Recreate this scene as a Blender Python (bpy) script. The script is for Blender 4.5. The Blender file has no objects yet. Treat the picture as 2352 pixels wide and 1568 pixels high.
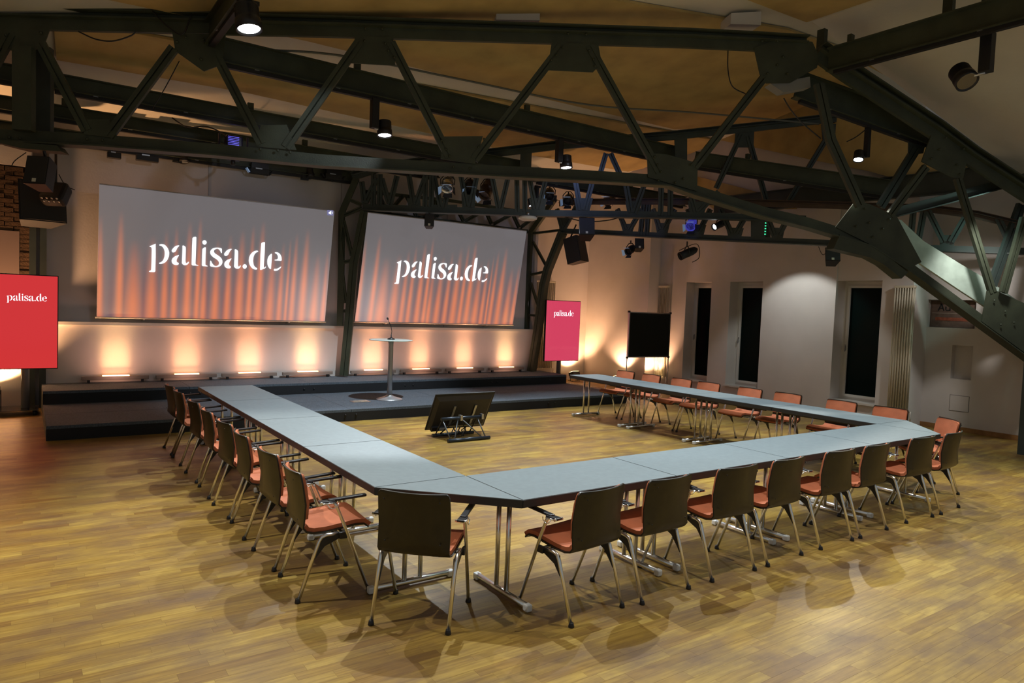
import bpy, bmesh, math, random
from mathutils import Vector, Matrix
random.seed(7)
R = math.radians
SC = bpy.context.scene
COL = SC.collection

# ---------------------------------------------------------------- camera, world, exposure, lights
cam_d = bpy.data.cameras.new('camera'); cam_d.sensor_width = 36; cam_d.lens = 24.424
cam_d.clip_start = 0.05; cam_d.clip_end = 200
cam = bpy.data.objects.new('camera', cam_d); COL.objects.link(cam)
mw = Matrix([(0.818537,-0.003177,-0.574445),(-0.573155,0.062700,-0.817045),(0.038614,0.998027,0.049502)]).to_4x4(); mw.translation = Vector((-2.528,-4.094,1.931))
cam.matrix_world = mw
SC.camera = cam

w = bpy.data.worlds.new('world'); SC.world = w; w.use_nodes = True
w.node_tree.nodes['Background'].inputs[0].default_value = (0.72, 0.76, 0.76, 1)
w.node_tree.nodes['Background'].inputs[1].default_value = 0.27
SC.view_settings.view_transform = 'Standard'
SC.view_settings.look = 'None'
SC.view_settings.exposure = 0.0
SC.view_settings.gamma = 1.0
SC.view_settings.use_curve_mapping = False
SC.cycles.max_bounces = 6
SC.cycles.use_denoising = True

def aim(o, loc, tgt):
    o.location = loc
    o.rotation_euler = (Vector(tgt) - Vector(loc)).to_track_quat('-Z', 'Y').to_euler()
def spot(loc, tgt, power, ang=70, blend=0.35, col=(1, .96, .88), r=0.04):
    l = bpy.data.lights.new('spot_light', 'SPOT'); l.energy = power; l.spot_size = R(ang); l.spot_blend = blend
    l.color = col; l.shadow_soft_size = r
    o = bpy.data.objects.new('spot_light', l); COL.objects.link(o); aim(o, loc, tgt); return o
def area(loc, tgt, power, sx, sy, col):
    l = bpy.data.lights.new('area_light', 'AREA'); l.energy = power; l.shape = 'RECTANGLE'; l.size = sx; l.size_y = sy
    l.color = col
    o = bpy.data.objects.new('area_light', l); COL.objects.link(o); aim(o, loc, tgt); return o

WARM = (1, .95, .84); COOL = (.86, .95, 1.0); AMB = (1, .52, .22)
# the lit track lamps
LAMPS = [
 # head position, aim, power, cone, colour
 ((-0.60, 3.68, 4.72), (-1.2, -0.6, 0), 480, 84, WARM),
 ((1.90, 5.75, 4.42), (1.4, 3.6, 0.0), 620, 84, COOL),
 ((5.43, 5.75, 4.45), (5.2, 3.6, 0.0), 620, 84, COOL),
 ((8.196,1.882,4.401), (6.4, 1.0, 0.4), 420, 80, WARM),
 ((5.95, 7.50, 4.00), (6.2, 4.6, 0.4), 260, 80, COOL),
]
for loc, tgt, pw, an, c in LAMPS: spot(Vector(loc) - Vector((0, 0, .03)), tgt, pw, an, .5, c, .03)
# lamps of the same tracks that hang above and beside the frame
spot((1.1, 1.5, 5.35), (0.9, 0.6, 0), 760, 104, .6, COOL, .03)
spot((4.6, 1.1, 5.6), (4.3, 0.1, 0), 700, 104, .6, COOL, .03)
spot((7.0, -1.6, 5.0), (5.0, -2.3, 0), 520, 100, .7, WARM, .03)
spot((2.2, -1.6, 5.4), (1.0, -2.6, 0), 330, 100, .8, WARM, .03)
spot((-3.6, 1.5, 4.8), (-3.4, 0.2, 0), 430, 110, .8, WARM, .03)
# lamp washing the window wall between the second and third window
spot((9.45, 4.2, 3.2), (10.7, 4.25, .9), 66, 96, .35, (.96, 1, .95), .03)
spot((9.2, 0.2, 3.6), (11.3, 1.4, 1.0), 130, 90, .8, (1, .95, .9), .1)  # unseen light added to brighten the niche wall
# added blue spot standing in for lantern spill on the middle truss
spot((5.9, 5.9, 4.75), (7.2, 6.7, 4.0), 22, 120, .9, (.32, .42, 1), .1)
# projectors
spot((1.0, 3.2, 4.6), (.3, 9.3, 2.6), 80, 46, .6, (.80, .84, 1), .05)
spot((5.2, 3.2, 4.6), (5.2, 9.3, 2.6), 70, 44, .6, (.80, .84, 1), .05)
# front light on the stage
spot((3.0, 5.7, 4.9), (2.4, 7.1, .2), 950, 66, .6, COOL, .03)
# floor washers
spot((-2.95, 9.22, 0.42), (-2.95, 9.62, 1.1), 800, 120, .6, (1, .50, .22), .05)
spot((9.63, 10.25, 0.30), (9.75, 10.62, 1.3), 210, 120, .6, (1, .52, .26), .05)
spot((10.02, 8.95, 0.42), (10.35, 9.05, 1.3), 110, 120, .6, (1, .52, .28), .05)
spot((10.3, 7.95, 0.42), (10.5, 8.30, 1.2), 100, 120, .6, (1, .52, .28), .05)
# teal stage light resting its beam on the far member of the great truss
TEALP = (10.518,0.791,4.038); TEALT = (9.704,1.174,2.871)
spot(Vector(TEALP) - Vector((0.425,0.905,0.000)) * .17, TEALT, 60, 120, .6, (.62, 1, .86), .04)

# ---------------------------------------------------------------- materials
MATS = {}
def mat(name, col, rough=.5, metal=0, emit=None, es=1, noise=0, nscale=8, bump=0, bscale=200, spec=.5, coat=0):
    if name in MATS: return MATS[name]
    m = bpy.data.materials.new(name); m.use_nodes = True; nt = m.node_tree; b = nt.nodes['Principled BSDF']
    b.inputs['Base Color'].default_value = (*col, 1); b.inputs['Roughness'].default_value = rough
    b.inputs['Metallic'].default_value = metal; b.inputs['Specular IOR Level'].default_value = spec
    b.inputs['Coat Weight'].default_value = coat
    if emit: b.inputs['Emission Color'].default_value = (*emit, 1); b.inputs['Emission Strength'].default_value = es
    if noise or bump:
        tc = nt.nodes.new('ShaderNodeTexCoord')
    if noise:
        n = nt.nodes.new('ShaderNodeTexNoise'); n.inputs['Scale'].default_value = nscale; n.inputs['Detail'].default_value = 5
        nt.links.new(tc.outputs['Object'], n.inputs['Vector'])
        r = nt.nodes.new('ShaderNodeValToRGB')
        r.color_ramp.elements[0].position = .3; r.color_ramp.elements[1].position = .7
        r.color_ramp.elements[0].color = (*[c * (1 - noise) for c in col], 1)
        r.color_ramp.elements[1].color = (*[min(1, c * (1 + noise)) for c in col], 1)
        nt.links.new(n.outputs['Fac'], r.inputs['Fac']); nt.links.new(r.outputs['Color'], b.inputs['Base Color'])
    if bump:
        n2 = nt.nodes.new('ShaderNodeTexNoise'); n2.inputs['Scale'].default_value = bscale; n2.inputs['Detail'].default_value = 3
        nt.links.new(tc.outputs['Object'], n2.inputs['Vector'])
        bp = nt.nodes.new('ShaderNodeBump'); bp.inputs['Strength'].default_value = bump; bp.inputs['Distance'].default_value = .01
        nt.links.new(n2.outputs['Fac'], bp.inputs['Height']); nt.links.new(bp.outputs['Normal'], b.inputs['Normal'])
    MATS[name] = m; return m

STEEL = mat('green_painted_steel', (.040, .051, .031), .58, noise=.25, nscale=3, bump=.25, bscale=60)
STEEL2 = mat('grey_green_steel', (.036, .050, .046), .55, noise=.2, nscale=3)
WALLM = mat('white_plaster', (.60, .565, .54), .9, noise=.05, nscale=1.5, bump=.12, bscale=35)
WALLS = mat('stage_wall_plaster', (.54, .52, .53), .9, noise=.05, nscale=1.2, bump=.1, bscale=35)
CREAM = mat('cream_ceiling', (.66, .64, .55), .9, noise=.06, nscale=1.2, bump=.2, bscale=30)
YELL = mat('mustard_panel', (.47, .345, .135), .85, noise=.15, nscale=2.2, bump=.2, bscale=300)
TRIMW = mat('white_trim', (.62, .60, .56), .5)
CHROME = mat('chrome', (.92, .93, .92), .27, 1)
ALU = mat('brushed_aluminium', (.55, .56, .57), .34, 1)
BLK = mat('black_plastic', (.012, .012, .014), .38)
BLKM = mat('matt_black', (.010, .010, .011), .6)
PLY = mat('dark_stained_plywood', (.013, .011, .005), .42, noise=.3, nscale=14, coat=.15)
RED = mat('orange_red_upholstery', (.50, .150, .062), .75, noise=.12, nscale=9, bump=.2, bscale=250)
TABT = mat('grey_table_laminate', (.175, .220, .240), .52, noise=.06, nscale=25)
TABE = mat('dark_table_edge', (.018, .020, .024), .45)
RUBW = mat('white_plastic_cap', (.7, .7, .68), .5)
STG = mat('stage_carpet', (.095, .120, .150), .9, noise=.35, nscale=60, bump=.5, bscale=400)
STGF = mat('stage_black_fascia', (.008, .009, .012), .7)
RADM = mat('radiator_enamel', (.60, .56, .44), .45)
GLASSD = mat('night_glass', (.0008, .006, .0055), .3, spec=.06)
WOODT = mat('oak_skirting', (.30, .15, .05), .5, noise=.2, nscale=12)
BRICKM = mat('old_brick', (.075, .042, .022), .9, noise=.35, nscale=7, bump=.5, bscale=60)
MORTAR = mat('mortar', (.02, .015, .010), .95)
LENS_ON = mat('lit_lamp_lens', (.9, .9, .9), .3, emit=(.92, .97, 1), es=30)
LENS_OFF = mat('reflector', (.75, .75, .70), .18, .9)
AMBER_ON = mat('lit_amber_strip', (1, .6, .3), .4, emit=(1, .42, .16), es=9)
REDBEZEL = mat('black_bezel', (.006, .005, .005), .25)
SILV = mat('silver_paint', (.45, .47, .50), .38, .6)
BLUEGLOW = mat('blue_lit_metal', (.06, .06, .22), .3, .3, emit=(.10, .10, .9), es=.3)  # blue light on the metal put in as base colour and faint glow
PALEBL = mat('barn_door_painted_glow', (.45, .6, .8), .3, .5, emit=(.35, .55, .9), es=.15)  # doors are no lamps; their lit look is put in as pale colour and glow
GLASS_T = mat('frosted_glass_top', (.62, .78, .76), .15, spec=.7)

def floor_mat(name, use_attr):
    m = bpy.data.materials.new(name); m.use_nodes = True; nt = m.node_tree; b = nt.nodes['Principled BSDF']; L = nt.links
    if use_attr:
        a = nt.nodes.new('ShaderNodeAttribute'); a.attribute_name = 'tone'; src = a.outputs['Fac']
    else:
        a = nt.nodes.new('ShaderNodeObjectInfo'); src = a.outputs['Random']
    geo = nt.nodes.new('ShaderNodeNewGeometry')
    cr = nt.nodes.new('ShaderNodeValToRGB'); e = cr.color_ramp.elements
    e[0].position = 0; e[0].color = (.26, .150, .035, 1); e[1].position = 1; e[1].color = (.47, .325, .076, 1)
    for p, c in ((.2, (.33, .205, .044, 1)), (.5, (.365, .235, .051, 1)), (.85, (.40, .265, .059, 1))):
        k = e.new(p); k.color = c
    L.new(src, cr.inputs['Fac'])
    # grain along the strips
    mp = nt.nodes.new('ShaderNodeMapping'); mp.inputs['Scale'].default_value = (3, 45, 1)
    off = nt.nodes.new('ShaderNodeVectorMath'); off.operation = 'ADD'
    cb = nt.nodes.new('ShaderNodeCombineXYZ'); mul = nt.nodes.new('ShaderNodeMath'); mul.operation = 'MULTIPLY'; mul.inputs[1].default_value = 37
    L.new(src, mul.inputs[0]); L.new(mul.outputs[0], cb.inputs[0]); L.new(geo.outputs['Position'], off.inputs[0]); L.new(cb.outputs[0], off.inputs[1])
    L.new(off.outputs[0], mp.inputs['Vector'])
    n = nt.nodes.new('ShaderNodeTexNoise'); n.inputs['Scale'].default_value = 1; n.inputs['Detail'].default_value = 6
    L.new(mp.outputs[0], n.inputs['Vector'])
    mx = nt.nodes.new('ShaderNodeMix'); mx.data_type = 'RGBA'; mx.blend_type = 'MULTIPLY'; mx.inputs[0].default_value = .75
    g = nt.nodes.new('ShaderNodeValToRGB'); g.color_ramp.elements[0].position = .3; g.color_ramp.elements[0].color = (.55, .48, .40, 1)
    g.color_ramp.elements[1].position = .65; g.color_ramp.elements[1].color = (1.1, 1.1, 1.1, 1)
    L.new(n.outputs['Fac'], g.inputs['Fac']); L.new(cr.outputs[0], mx.inputs[6]); L.new(g.outputs[0], mx.inputs[7])
    # worn dull stains with a shape of their own
    n3 = nt.nodes.new('ShaderNodeTexNoise'); n3.inputs['Scale'].default_value = 1.7; n3.inputs['Detail'].default_value = 7; n3.inputs['Roughness'].default_value = .62
    mp3 = nt.nodes.new('ShaderNodeMapping'); mp3.inputs['Scale'].default_value = (.8, 1.6, 1)
    L.new(geo.outputs['Position'], mp3.inputs['Vector']); L.new(mp3.outputs[0], n3.inputs['Vector'])
    r3 = nt.nodes.new('ShaderNodeValToRGB'); r3.color_ramp.elements[0].position = .42; r3.color_ramp.elements[1].position = .66
    r3.color_ramp.elements[0].color = (0, 0, 0, 1); r3.color_ramp.elements[1].color = (.9, .9, .9, 1)
    L.new(n3.outputs['Fac'], r3.inputs['Fac'])
    mx2 = nt.nodes.new('ShaderNodeMix'); mx2.data_type = 'RGBA'; mx2.inputs[7].default_value = (.15, .088, .046, 1)
    L.new(r3.outputs[0], mx2.inputs[0]); L.new(mx.outputs[2], mx2.inputs[6]); L.new(mx2.outputs[2], b.inputs['Base Color'])
    rr = nt.nodes.new('ShaderNodeMapRange'); rr.inputs[3].default_value = .28; rr.inputs[4].default_value = .50
    L.new(n3.outputs['Fac'], rr.inputs[0]); L.new(rr.outputs[0], b.inputs['Roughness'])
    b.inputs['Specular IOR Level'].default_value = .35
    bp = nt.nodes.new('ShaderNodeBump'); bp.inputs['Strength'].default_value = .12; bp.inputs['Distance'].default_value = .004
    L.new(n.outputs['Fac'], bp.inputs['Height']); L.new(bp.outputs['Normal'], b.inputs['Normal'])
    return m

# ---------------------------------------------------------------- mesh helpers
def origin_of(o):
    v = Vector((0, 0, 0))
    while o is not None: v += o.location; o = o.parent
    return v
class MB:
    def __init__(s): s.v = []; s.f = []; s.sm = []
    def add(s, vs, fs, smooth=False):
        k = len(s.v); s.v += [Vector(p) for p in vs]
        for f in fs: s.f.append([i + k for i in f]); s.sm.append(smooth)
        return s
    def box(s, c, d, rot=None):
        c = Vector(c); x, y, z = d[0] / 2, d[1] / 2, d[2] / 2
        P = [Vector(p) for p in ((-x, -y, -z), (x, -y, -z), (x, y, -z), (-x, y, -z), (-x, -y, z), (x, -y, z), (x, y, z), (-x, y, z))]
        if rot is not None: P = [rot @ p for p in P]
        return s.add([p + c for p in P], [(0, 3, 2, 1), (4, 5, 6, 7), (0, 1, 5, 4), (1, 2, 6, 5), (2, 3, 7, 6), (3, 0, 4, 7)])
    def span(s, a, b): # axis-aligned box between two corners
        return s.box([(a[i] + b[i]) / 2 for i in range(3)], [abs(a[i] - b[i]) for i in range(3)])
    def beam(s, p0, p1, w, h, up=(0, 0, 1)):
        p0 = Vector(p0); p1 = Vector(p1); t = (p1 - p0); L = t.length; t.normalize()
        side = t.cross(Vector(up)); side = side.normalized() if side.length > 1e-4 else Vector((1, 0, 0)); u = side.cross(t)
        m = Matrix((t, side, u)).transposed()
        return s.box((p0 + p1) / 2, (L, w, h), m)
    def tube(s, pts, r, n=10, caps=True, rs=None):
        pts = [Vector(p) for p in pts]; k = len(s.v); prev = None
        for i, p in enumerate(pts):
            t = (pts[min(i + 1, len(pts) - 1)] - pts[max(i - 1, 0)]).normalized()
            if prev is None:
                a = Vector((0, 0, 1)) if abs(t.z) < .9 else Vector((1, 0, 0)); x = t.cross(a).normalized()
            else: x = (prev - t * prev.dot(t)).normalized()
            prev = x; y = t.cross(x); rr = rs[i] if rs else r
            for j in range(n):
                a = 2 * math.pi * j / n; s.v.append(p + (x * math.cos(a) + y * math.sin(a)) * rr)
        for i in range(len(pts) - 1):
            for j in range(n):
                a, b = k + i * n + j, k + i * n + (j + 1) % n
                s.f.append([a, b, b + n, a + n]); s.sm.append(True)
        if caps:
            s.f.append([k + j for j in range(n)][::-1]); s.sm.append(False)
            e = k + (len(pts) - 1) * n; s.f.append([e + j for j in range(n)]); s.sm.append(False)
        return s
    def lathe(s, prof, c, n=24, axis=(0, 0, 1)):
        c = Vector(c); q = Vector(axis).normalized().to_track_quat('Z', 'Y').to_matrix(); k = len(s.v); m = len(prof)
        for r, z in prof:
            for j in range(n):
                a = 2 * math.pi * j / n; s.v.append(c + q @ Vector((r * math.cos(a), r * math.sin(a), z)))
        for i in range(m - 1):
            for j in range(n):
                a, b = k + i * n + j, k + i * n + (j + 1) % n
                s.f.append([a, b, b + n, a + n]); s.sm.append(True)
        s.f.append([k + j for j in range(n)][::-1]); s.sm.append(False)
        e = k + (m - 1) * n; s.f.append([e + j for j in range(n)]); s.sm.append(False)
        return s
    def prism(s, poly, d): # extrude a polygon by the vector d
        d = Vector(d); k = len(s.v); n = len(poly)
        s.v += [Vector(p) for p in poly] + [Vector(p) + d for p in poly]
        s.f.append([k + i for i in range(n)]); s.f.append([k + n + i for i in range(n)][::-1]); s.sm += [False, False]
        for i in range(n):
            j = (i + 1) % n; s.f.append([k + i, k + n + i, k + n + j, k + j]); s.sm.append(False)
        return s
    def sweep(s, path, nrm, prof):
        path = [Vector(p) for p in path]; nrm = Vector(nrm).normalized(); k = len(s.v); m = len(prof)
        for i, p in enumerate(path):
            t = (path[min(i + 1, len(path) - 1)] - path[max(i - 1, 0)]).normalized()
            u = nrm.cross(t); u = -u if u.z < 0 else u; u.normalize()
            for a, b in prof: s.v.append(p + nrm * a + u * b)
        for i in range(len(path) - 1):
            for j in range(m):
                a, b = k + i * m + j, k + i * m + (j + 1) % m
                s.f.append([a, b, b + m, a + m]); s.sm.append(False)
        s.f.append([k + j for j in range(m)][::-1]); e = k + (len(path) - 1) * m
        s.f.append([e + j for j in range(m)]); s.sm += [False, False]
        return s
    def rbox(s, c, d, rot=None, bev=.01): # chamfered box
        bm = bmesh.new(); bmesh.ops.create_cube(bm, size=1)
        for v in bm.verts: v.co = Vector((v.co.x * d[0], v.co.y * d[1], v.co.z * d[2]))
        bmesh.ops.bevel(bm, geom=bm.edges[:], offset=bev, segments=2, affect='EDGES', profile=.5)
        bm.verts.index_update(); c = Vector(c)
        vs = [(rot @ v.co if rot is not None else v.co) + c for v in bm.verts]
        fs = [[v.index for v in f.verts] for f in bm.faces]; bm.free()
        return s.add(vs, fs, False)
    def mesh(s, name, m, off=Vector((0, 0, 0))):
        me = bpy.data.meshes.new(name); me.from_pydata([v - off for v in s.v], [], s.f)
        me.polygons.foreach_set('use_smooth', s.sm); me.materials.append(m)
        bm = bmesh.new(); bm.from_mesh(me); bmesh.ops.recalc_face_normals(bm, faces=bm.faces[:]); bm.to_mesh(me); bm.free()
        me.update(); return me
    def build(s, name, m, parent=None, **kw):
        off = origin_of(parent) if parent is not None else Vector((0, 0, 0))
        loc = Vector((0, 0, 0))
        if parent is None and s.v:
            xs = [v.x for v in s.v]; ys = [v.y for v in s.v]; zs = [v.z for v in s.v]
            loc = Vector(((min(xs) + max(xs)) / 2, (min(ys) + max(ys)) / 2, min(zs))); off = loc
        o = bpy.data.objects.new(name, s.mesh(name, m, off)); COL.objects.link(o); o.location = loc
        if parent is not None: o.parent = parent
        for k, v in kw.items(): o[k] = v
        return o
def thing(name, label, cat, loc=(0, 0, 0), rz=0, group=None):
    o = bpy.data.objects.new(name, None); COL.objects.link(o); o.location = loc; o.rotation_euler = (0, 0, rz)
    o.empty_display_size = .1; o['label'] = label; o['category'] = cat
    if group: o['group'] = group
    return o
def tag(o, label, cat, group=None):
    o['label'] = label; o['category'] = cat
    if group: o['group'] = group
    return o
def copy_tree(o, parent=None):
    c = o.copy(); COL.objects.link(c)
    if parent is not None: c.parent = parent
    for ch in list(KIDS.get(o.name, [])):
        copy_tree(ch, c)
    return c
KIDS = {}
def index_kids(root):
    for o in root.children: KIDS.setdefault(root.name, []).append(o); index_kids(o)
def struct(mb, name, m, parent=None):
    o = mb.build(name, m, parent)
    if parent is None: o['kind'] = 'structure'
    return o

# ================================================================= STRUCTURE
# floor: dark bed with oak strips laid on it
FL = struct(MB().span((-7, -6.5, -.12), (11.6, 11, -.0016)), 'floor', mat('floor_bed', (.11, .062, .022), .8))
PW, PL_ = .074, .5
rows = int(17.3 / PW)
strips = []
for i in range(rows):
    y = -6.4 + i * PW; x = -7 - random.random() * .5
    while x < 11.4:
        L = random.choice((.42, .5, .5, .58)); strips.append((max(x, -7), y, min(L, 11.45 - x), random.random())); x += L
camf = Vector((mw[0][2], mw[1][2], 0)) * -1; camf.normalize(); cl = mw.translation
def vis(x, y):
    d = Vector((x, y, 0)) - cl; p = mw.to_3x3().transposed() @ d
    if p.z > -.5: return False
    return abs(p.x / -p.z) < .72 and -.5 < p.y / -p.z < .49
near = [s for s in strips if vis(s[0] + s[2] / 2, s[1] + PW / 2)]
near.sort(key=lambda s: (s[0] + s[2] / 2 - cl.x) ** 2 + (s[1] - cl.y) ** 2)
nearset = set(near[:300])
FM_A = floor_mat('oak_strip_field', True); FM_O = floor_mat('oak_strip', False)
pm = {}
for x, y, L, t in near[:300]:
    k = round(L, 2)
    if k not in pm: pm[k] = MB().span((-k / 2 + .0003, -PW / 2 + .0003, -.0016), (k / 2 - .0003, PW / 2 - .0003, 0)).mesh('plank', FM_O)
    o = bpy.data.objects.new('plank', pm[k]); COL.objects.link(o); o.parent = FL
    o.location = Vector((x + L / 2, y + PW / 2, random.uniform(-.0002, .0001))) - FL.location
vs = []; fs = []; tones = []
for s in strips:
    if s in nearset: continue
    x, y, L, t = s
    if L < .03: continue
    z = random.uniform(-.0002, .0001); k = len(vs)
    x0, x1, y0, y1 = x + .0003, x + L - .0003, y + .0003, y + PW - .0003
    vs += [(x0, y0, -.0016), (x1, y0, -.0016), (x1, y1, -.0016), (x0, y1, -.0016), (x0, y0, z), (x1, y0, z), (x1, y1, z), (x0, y1, z)]
    fs += [(k + 4, k + 5, k + 6, k + 7), (k, k + 1, k + 5, k + 4), (k + 1, k + 2, k + 6, k + 5), (k + 2, k + 3, k + 7, k + 6), (k + 3, k, k + 4, k + 7)]
    tones += [t] * 5
me = bpy.data.meshes.new('plank_field'); me.from_pydata([Vector(v) - FL.location for v in vs], [], fs); me.materials.append(FM_A)
at = me.attributes.new('tone', 'FLOAT', 'FACE'); at.data.foreach_set('value', tones)
fo = bpy.data.objects.new('plank_field', me); COL.objects.link(fo); fo.parent = FL; fo['kind'] = 'stuff'

# back wall with ledge
WB = struct(MB().span((-2.42, 9.6, 0), (7.7, 9.8, 5.6)), 'wall_back', WALLS)
MB().span((-2.3, 9.5, .39), (7.62, 9.6, 1.36)).build('wall_panel', WALLM, WB)
MB().span((-2.3, 9.44, 1.36), (7.62, 9.6, 1.41)).build('ledge', TRIMW, WB)
for x in (.2, 2.72, 5.2): MB().span((x, 9.594, 1.42), (x + .006, 9.6, 4.3)).build('panel_joint', mat('joint', (.2, .18, .17), .9), WB)
# brick part left of the stage
WK = struct(MB().span((-7, 9.62, 0), (-2.42, 9.82, 5.6)), 'wall_back_brick', MORTAR)
MB().span((-6.9, 9.58, 0), (-2.42, 9.62, 1.15)).build('plaster_band', WALLM, WK)
MB().span((-4.4, 9.575, 1.15), (-2.6, 9.62, 2.83)).build('plaster_panel', mat('plaster_painted_shade', (.20, .15, .14), .9), WK)  # same plaster as the wall, its shade put into a darker colour
MB().span((-7, 9.575, 3.86), (-2.42, 9.62, 5.5)).build('plaster_frieze', WALLM, WK)
bk = MB().box((0, 0, 0), (.232, .04, .064)).mesh('brick', BRICKM)
for r_ in range(14):
    z = 2.87 + r_ * .072
    for c in range(5):
        x = -2.55 - c * .245 - (.12 if r_ % 2 else 0)
        o = bpy.data.objects.new('brick', bk); COL.objects.link(o); o.parent = WK
        o.location = Vector((x, 9.603 + random.uniform(-.006, .004), z)) - WK.location; o.rotation_euler.y = random.uniform(-.01, .01)
for r_ in range(24):
    z = 1.17 + r_ * .072; o = bpy.data.objects.new('brick', bk); COL.objects.link(o); o.parent = WK
    o.location = Vector((-2.5, 9.603 + random.uniform(-.006, .004), z)) - WK.location
# return and rear bay to the right of the stage
struct(MB().span((7.62, 9.5, 0), (7.7, 10.6, 5.6)), 'wall_return', WALLM)
struct(MB().span((7.62, 10.6, 0), (10.9, 10.8, 5.6)), 'wall_bay', WALLM)
struct(MB().span((10.3, 8.28, 0), (10.9, 10.6, 6.4)), 'wall_pier', WALLM)
# window wall
WR = MB(); X0, X1 = 10.7, 11.12
ops = [(2.67, 3.56), (5.26, 6.12), (6.65, 7.41)]; ys = [2.15] + [v for o in ops for v in o] + [8.28]
for i in range(0, len(ys), 2): WR.span((X0, ys[i], 0), (X1 + .1, ys[i + 1], 6.5))
for a, b in ops: WR.span((X0, a, 2.70), (X1 + .1, b, 6.5)); WR.span((X0, a, 0), (X1 + .1, b, .33))
WRO = struct(WR, 'wall_right', WALLM)
MB().span((10.67, 3.56, 0), (10.7, 5.07, 4.4)).build('plaster_pilaster', WALLM, WRO)
# recessed wall with niches
WN = MB(); xn = 11.3
WN.span((xn, -1.2, 0), (xn + .25, 1.30, 6)); WN.span((xn, 1.64, 0), (xn + .25, 2.3, 1.86)); WN.span((xn, 1.3, 0), (xn + .25, 1.64, .94))
WN.span((xn, 1.3, 1.55), (xn + .25, 1.64, 1.86)); WN.span((xn, 1.30, 2.37), (xn + .25, 2.3, 6)); WN.span((xn + .14, 1.25, .9), (xn + .25, 1.7, 1.6))
WN.span((xn, 2.12, 1.86), (xn + .25, 2.3, 2.37)); WN.span((xn + .16, 1.2, 1.8), (xn + .25, 2.2, 2.4))
WNO = struct(WN, 'wall_right_niche', WALLM)
MB().span((xn - .006, 1.30, .36), (xn, 1.62, .65)).build('access_panel', mat('panel_gap', (.16, .14, .13), .8), WNO)
MB().span((xn - .012, 1.308, .368), (xn - .006, 1.612, .642)).build('access_door', WALLM, WNO)
struct(MB().span((10.7, 2.1, 0), (11.3, 2.15, 6.2)), 'wall_right_step', WALLM)
struct(MB().span((xn - .018, -1.2, 0), (xn, 2.1, .085)), 'baseboard_right', WOODT)
struct(MB().span((10.68, 2.15, 0), (10.70, 8.28, .085)), 'baseboard_window_wall', WOODT)
struct(MB().span((11.32, -6, 0), (11.5, -1.2, 6)), 'wall_right_front', WALLM)
# left side wall far out of view
struct(MB().span((-7.2, -2, 0), (-7, 9.8, 5.6)), 'wall_left', WALLM)

# windows
for i, (a, b) in enumerate(ops):
    fr = MB(); fx0, fx1 = 11.00, 11.07
    fr.span((fx0, a, .33), (fx1, a + .09, 2.7)); fr.span((fx0, b - .09, .33), (fx1, b, 2.7)); fr.span((fx0, a + .09, 2.61), (fx1, b - .09, 2.7)); fr.span((fx0, a + .09, .33), (fx1, b - .09, .42))
    wo = struct(fr, 'window_%d' % (i + 1), TRIMW)
    sa = MB(); q = .05
    sa.span((fx0 - .03, a + .08, .40), (fx1 - .02, a + .08 + q, 2.62)); sa.span((fx0 - .03, b - .08 - q, .40), (fx1 - .02, b - .08, 2.62))
    sa.span((fx0 - .03, a + .08 + q, .40), (fx1 - .02, b - .08 - q, .40 + q)); sa.span((fx0 - .03, a + .08 + q, 2.62 - q), (fx1 - .02, b - .08 - q, 2.62))
    sash = sa.build('sash', TRIMW, wo)
    MB().span((fx0 + .005, a + .12, .44), (fx0 + .02, b - .12, 2.58)).build('pane', GLASSD, sash)
    h = MB().span((fx0 - .045, b - .115, 1.32), (fx0 - .03, b - .095, 1.44)); h.span((fx0 - .07, b - .112, 1.40), (fx0 - .04, b - .098, 1.42)); h.span((fx0 - .075, b - .115, 1.30), (fx0 - .06, b - .097, 1.42))
    h.build('handle', ALU, wo)
    MB().span((10.64, a - .02, .31), (11.0, b + .02, .345)).build('sill', TRIMW, wo)

# poster board in the upper niche
po = thing('wall_sign', 'faded brown lettered board set in the high wall niche', 'sign', (xn + .15, 1.7, 1.87))
MB().span((xn + .14, 1.25, 1.87), (xn + .155, 2.11, 2.36)).build('board', mat('aged_board', (.13, .085, .065), .8, noise=.3, nscale=9), po)
MB().span((xn + .135, 1.35, 1.99), (xn + .141, 2.02, 2.05)).build('stripe', mat('rust_stripe', (.26, .07, .035), .8, noise=.3, nscale=20), po)
MB().span((xn + .135, 1.35, 2.12), (xn + .141, 2.08, 2.135)).build('rule', mat('pale_rule', (.25, .2, .16), .8), po)
lt = MB(); yb, zb, xx = 1.98, 2.17, xn + .137
def stroke(mb, p, q, wd=.022): mb.beam((xx, yb - p[0], zb + p[1]), (xx, yb - q[0], zb + q[1]), .006, wd, (1, 0, 0)) if False else mb.beam((xx, yb - p[0], zb + p[1]), (xx, yb - q[0], zb + q[1]), wd, .006, (1, 0, 0))
for p, q in (((0, 0), (.05, .13)), ((.05, .13), (.10, 0)), ((.02, .045), (.08, .045)), ((.13, .08), (.13, .02)), ((.13, .01), (.20, .01)), ((.20, .08), (.20, 0))): stroke(lt, p, q)
lt.build('lettering', BLKM, po)

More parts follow.
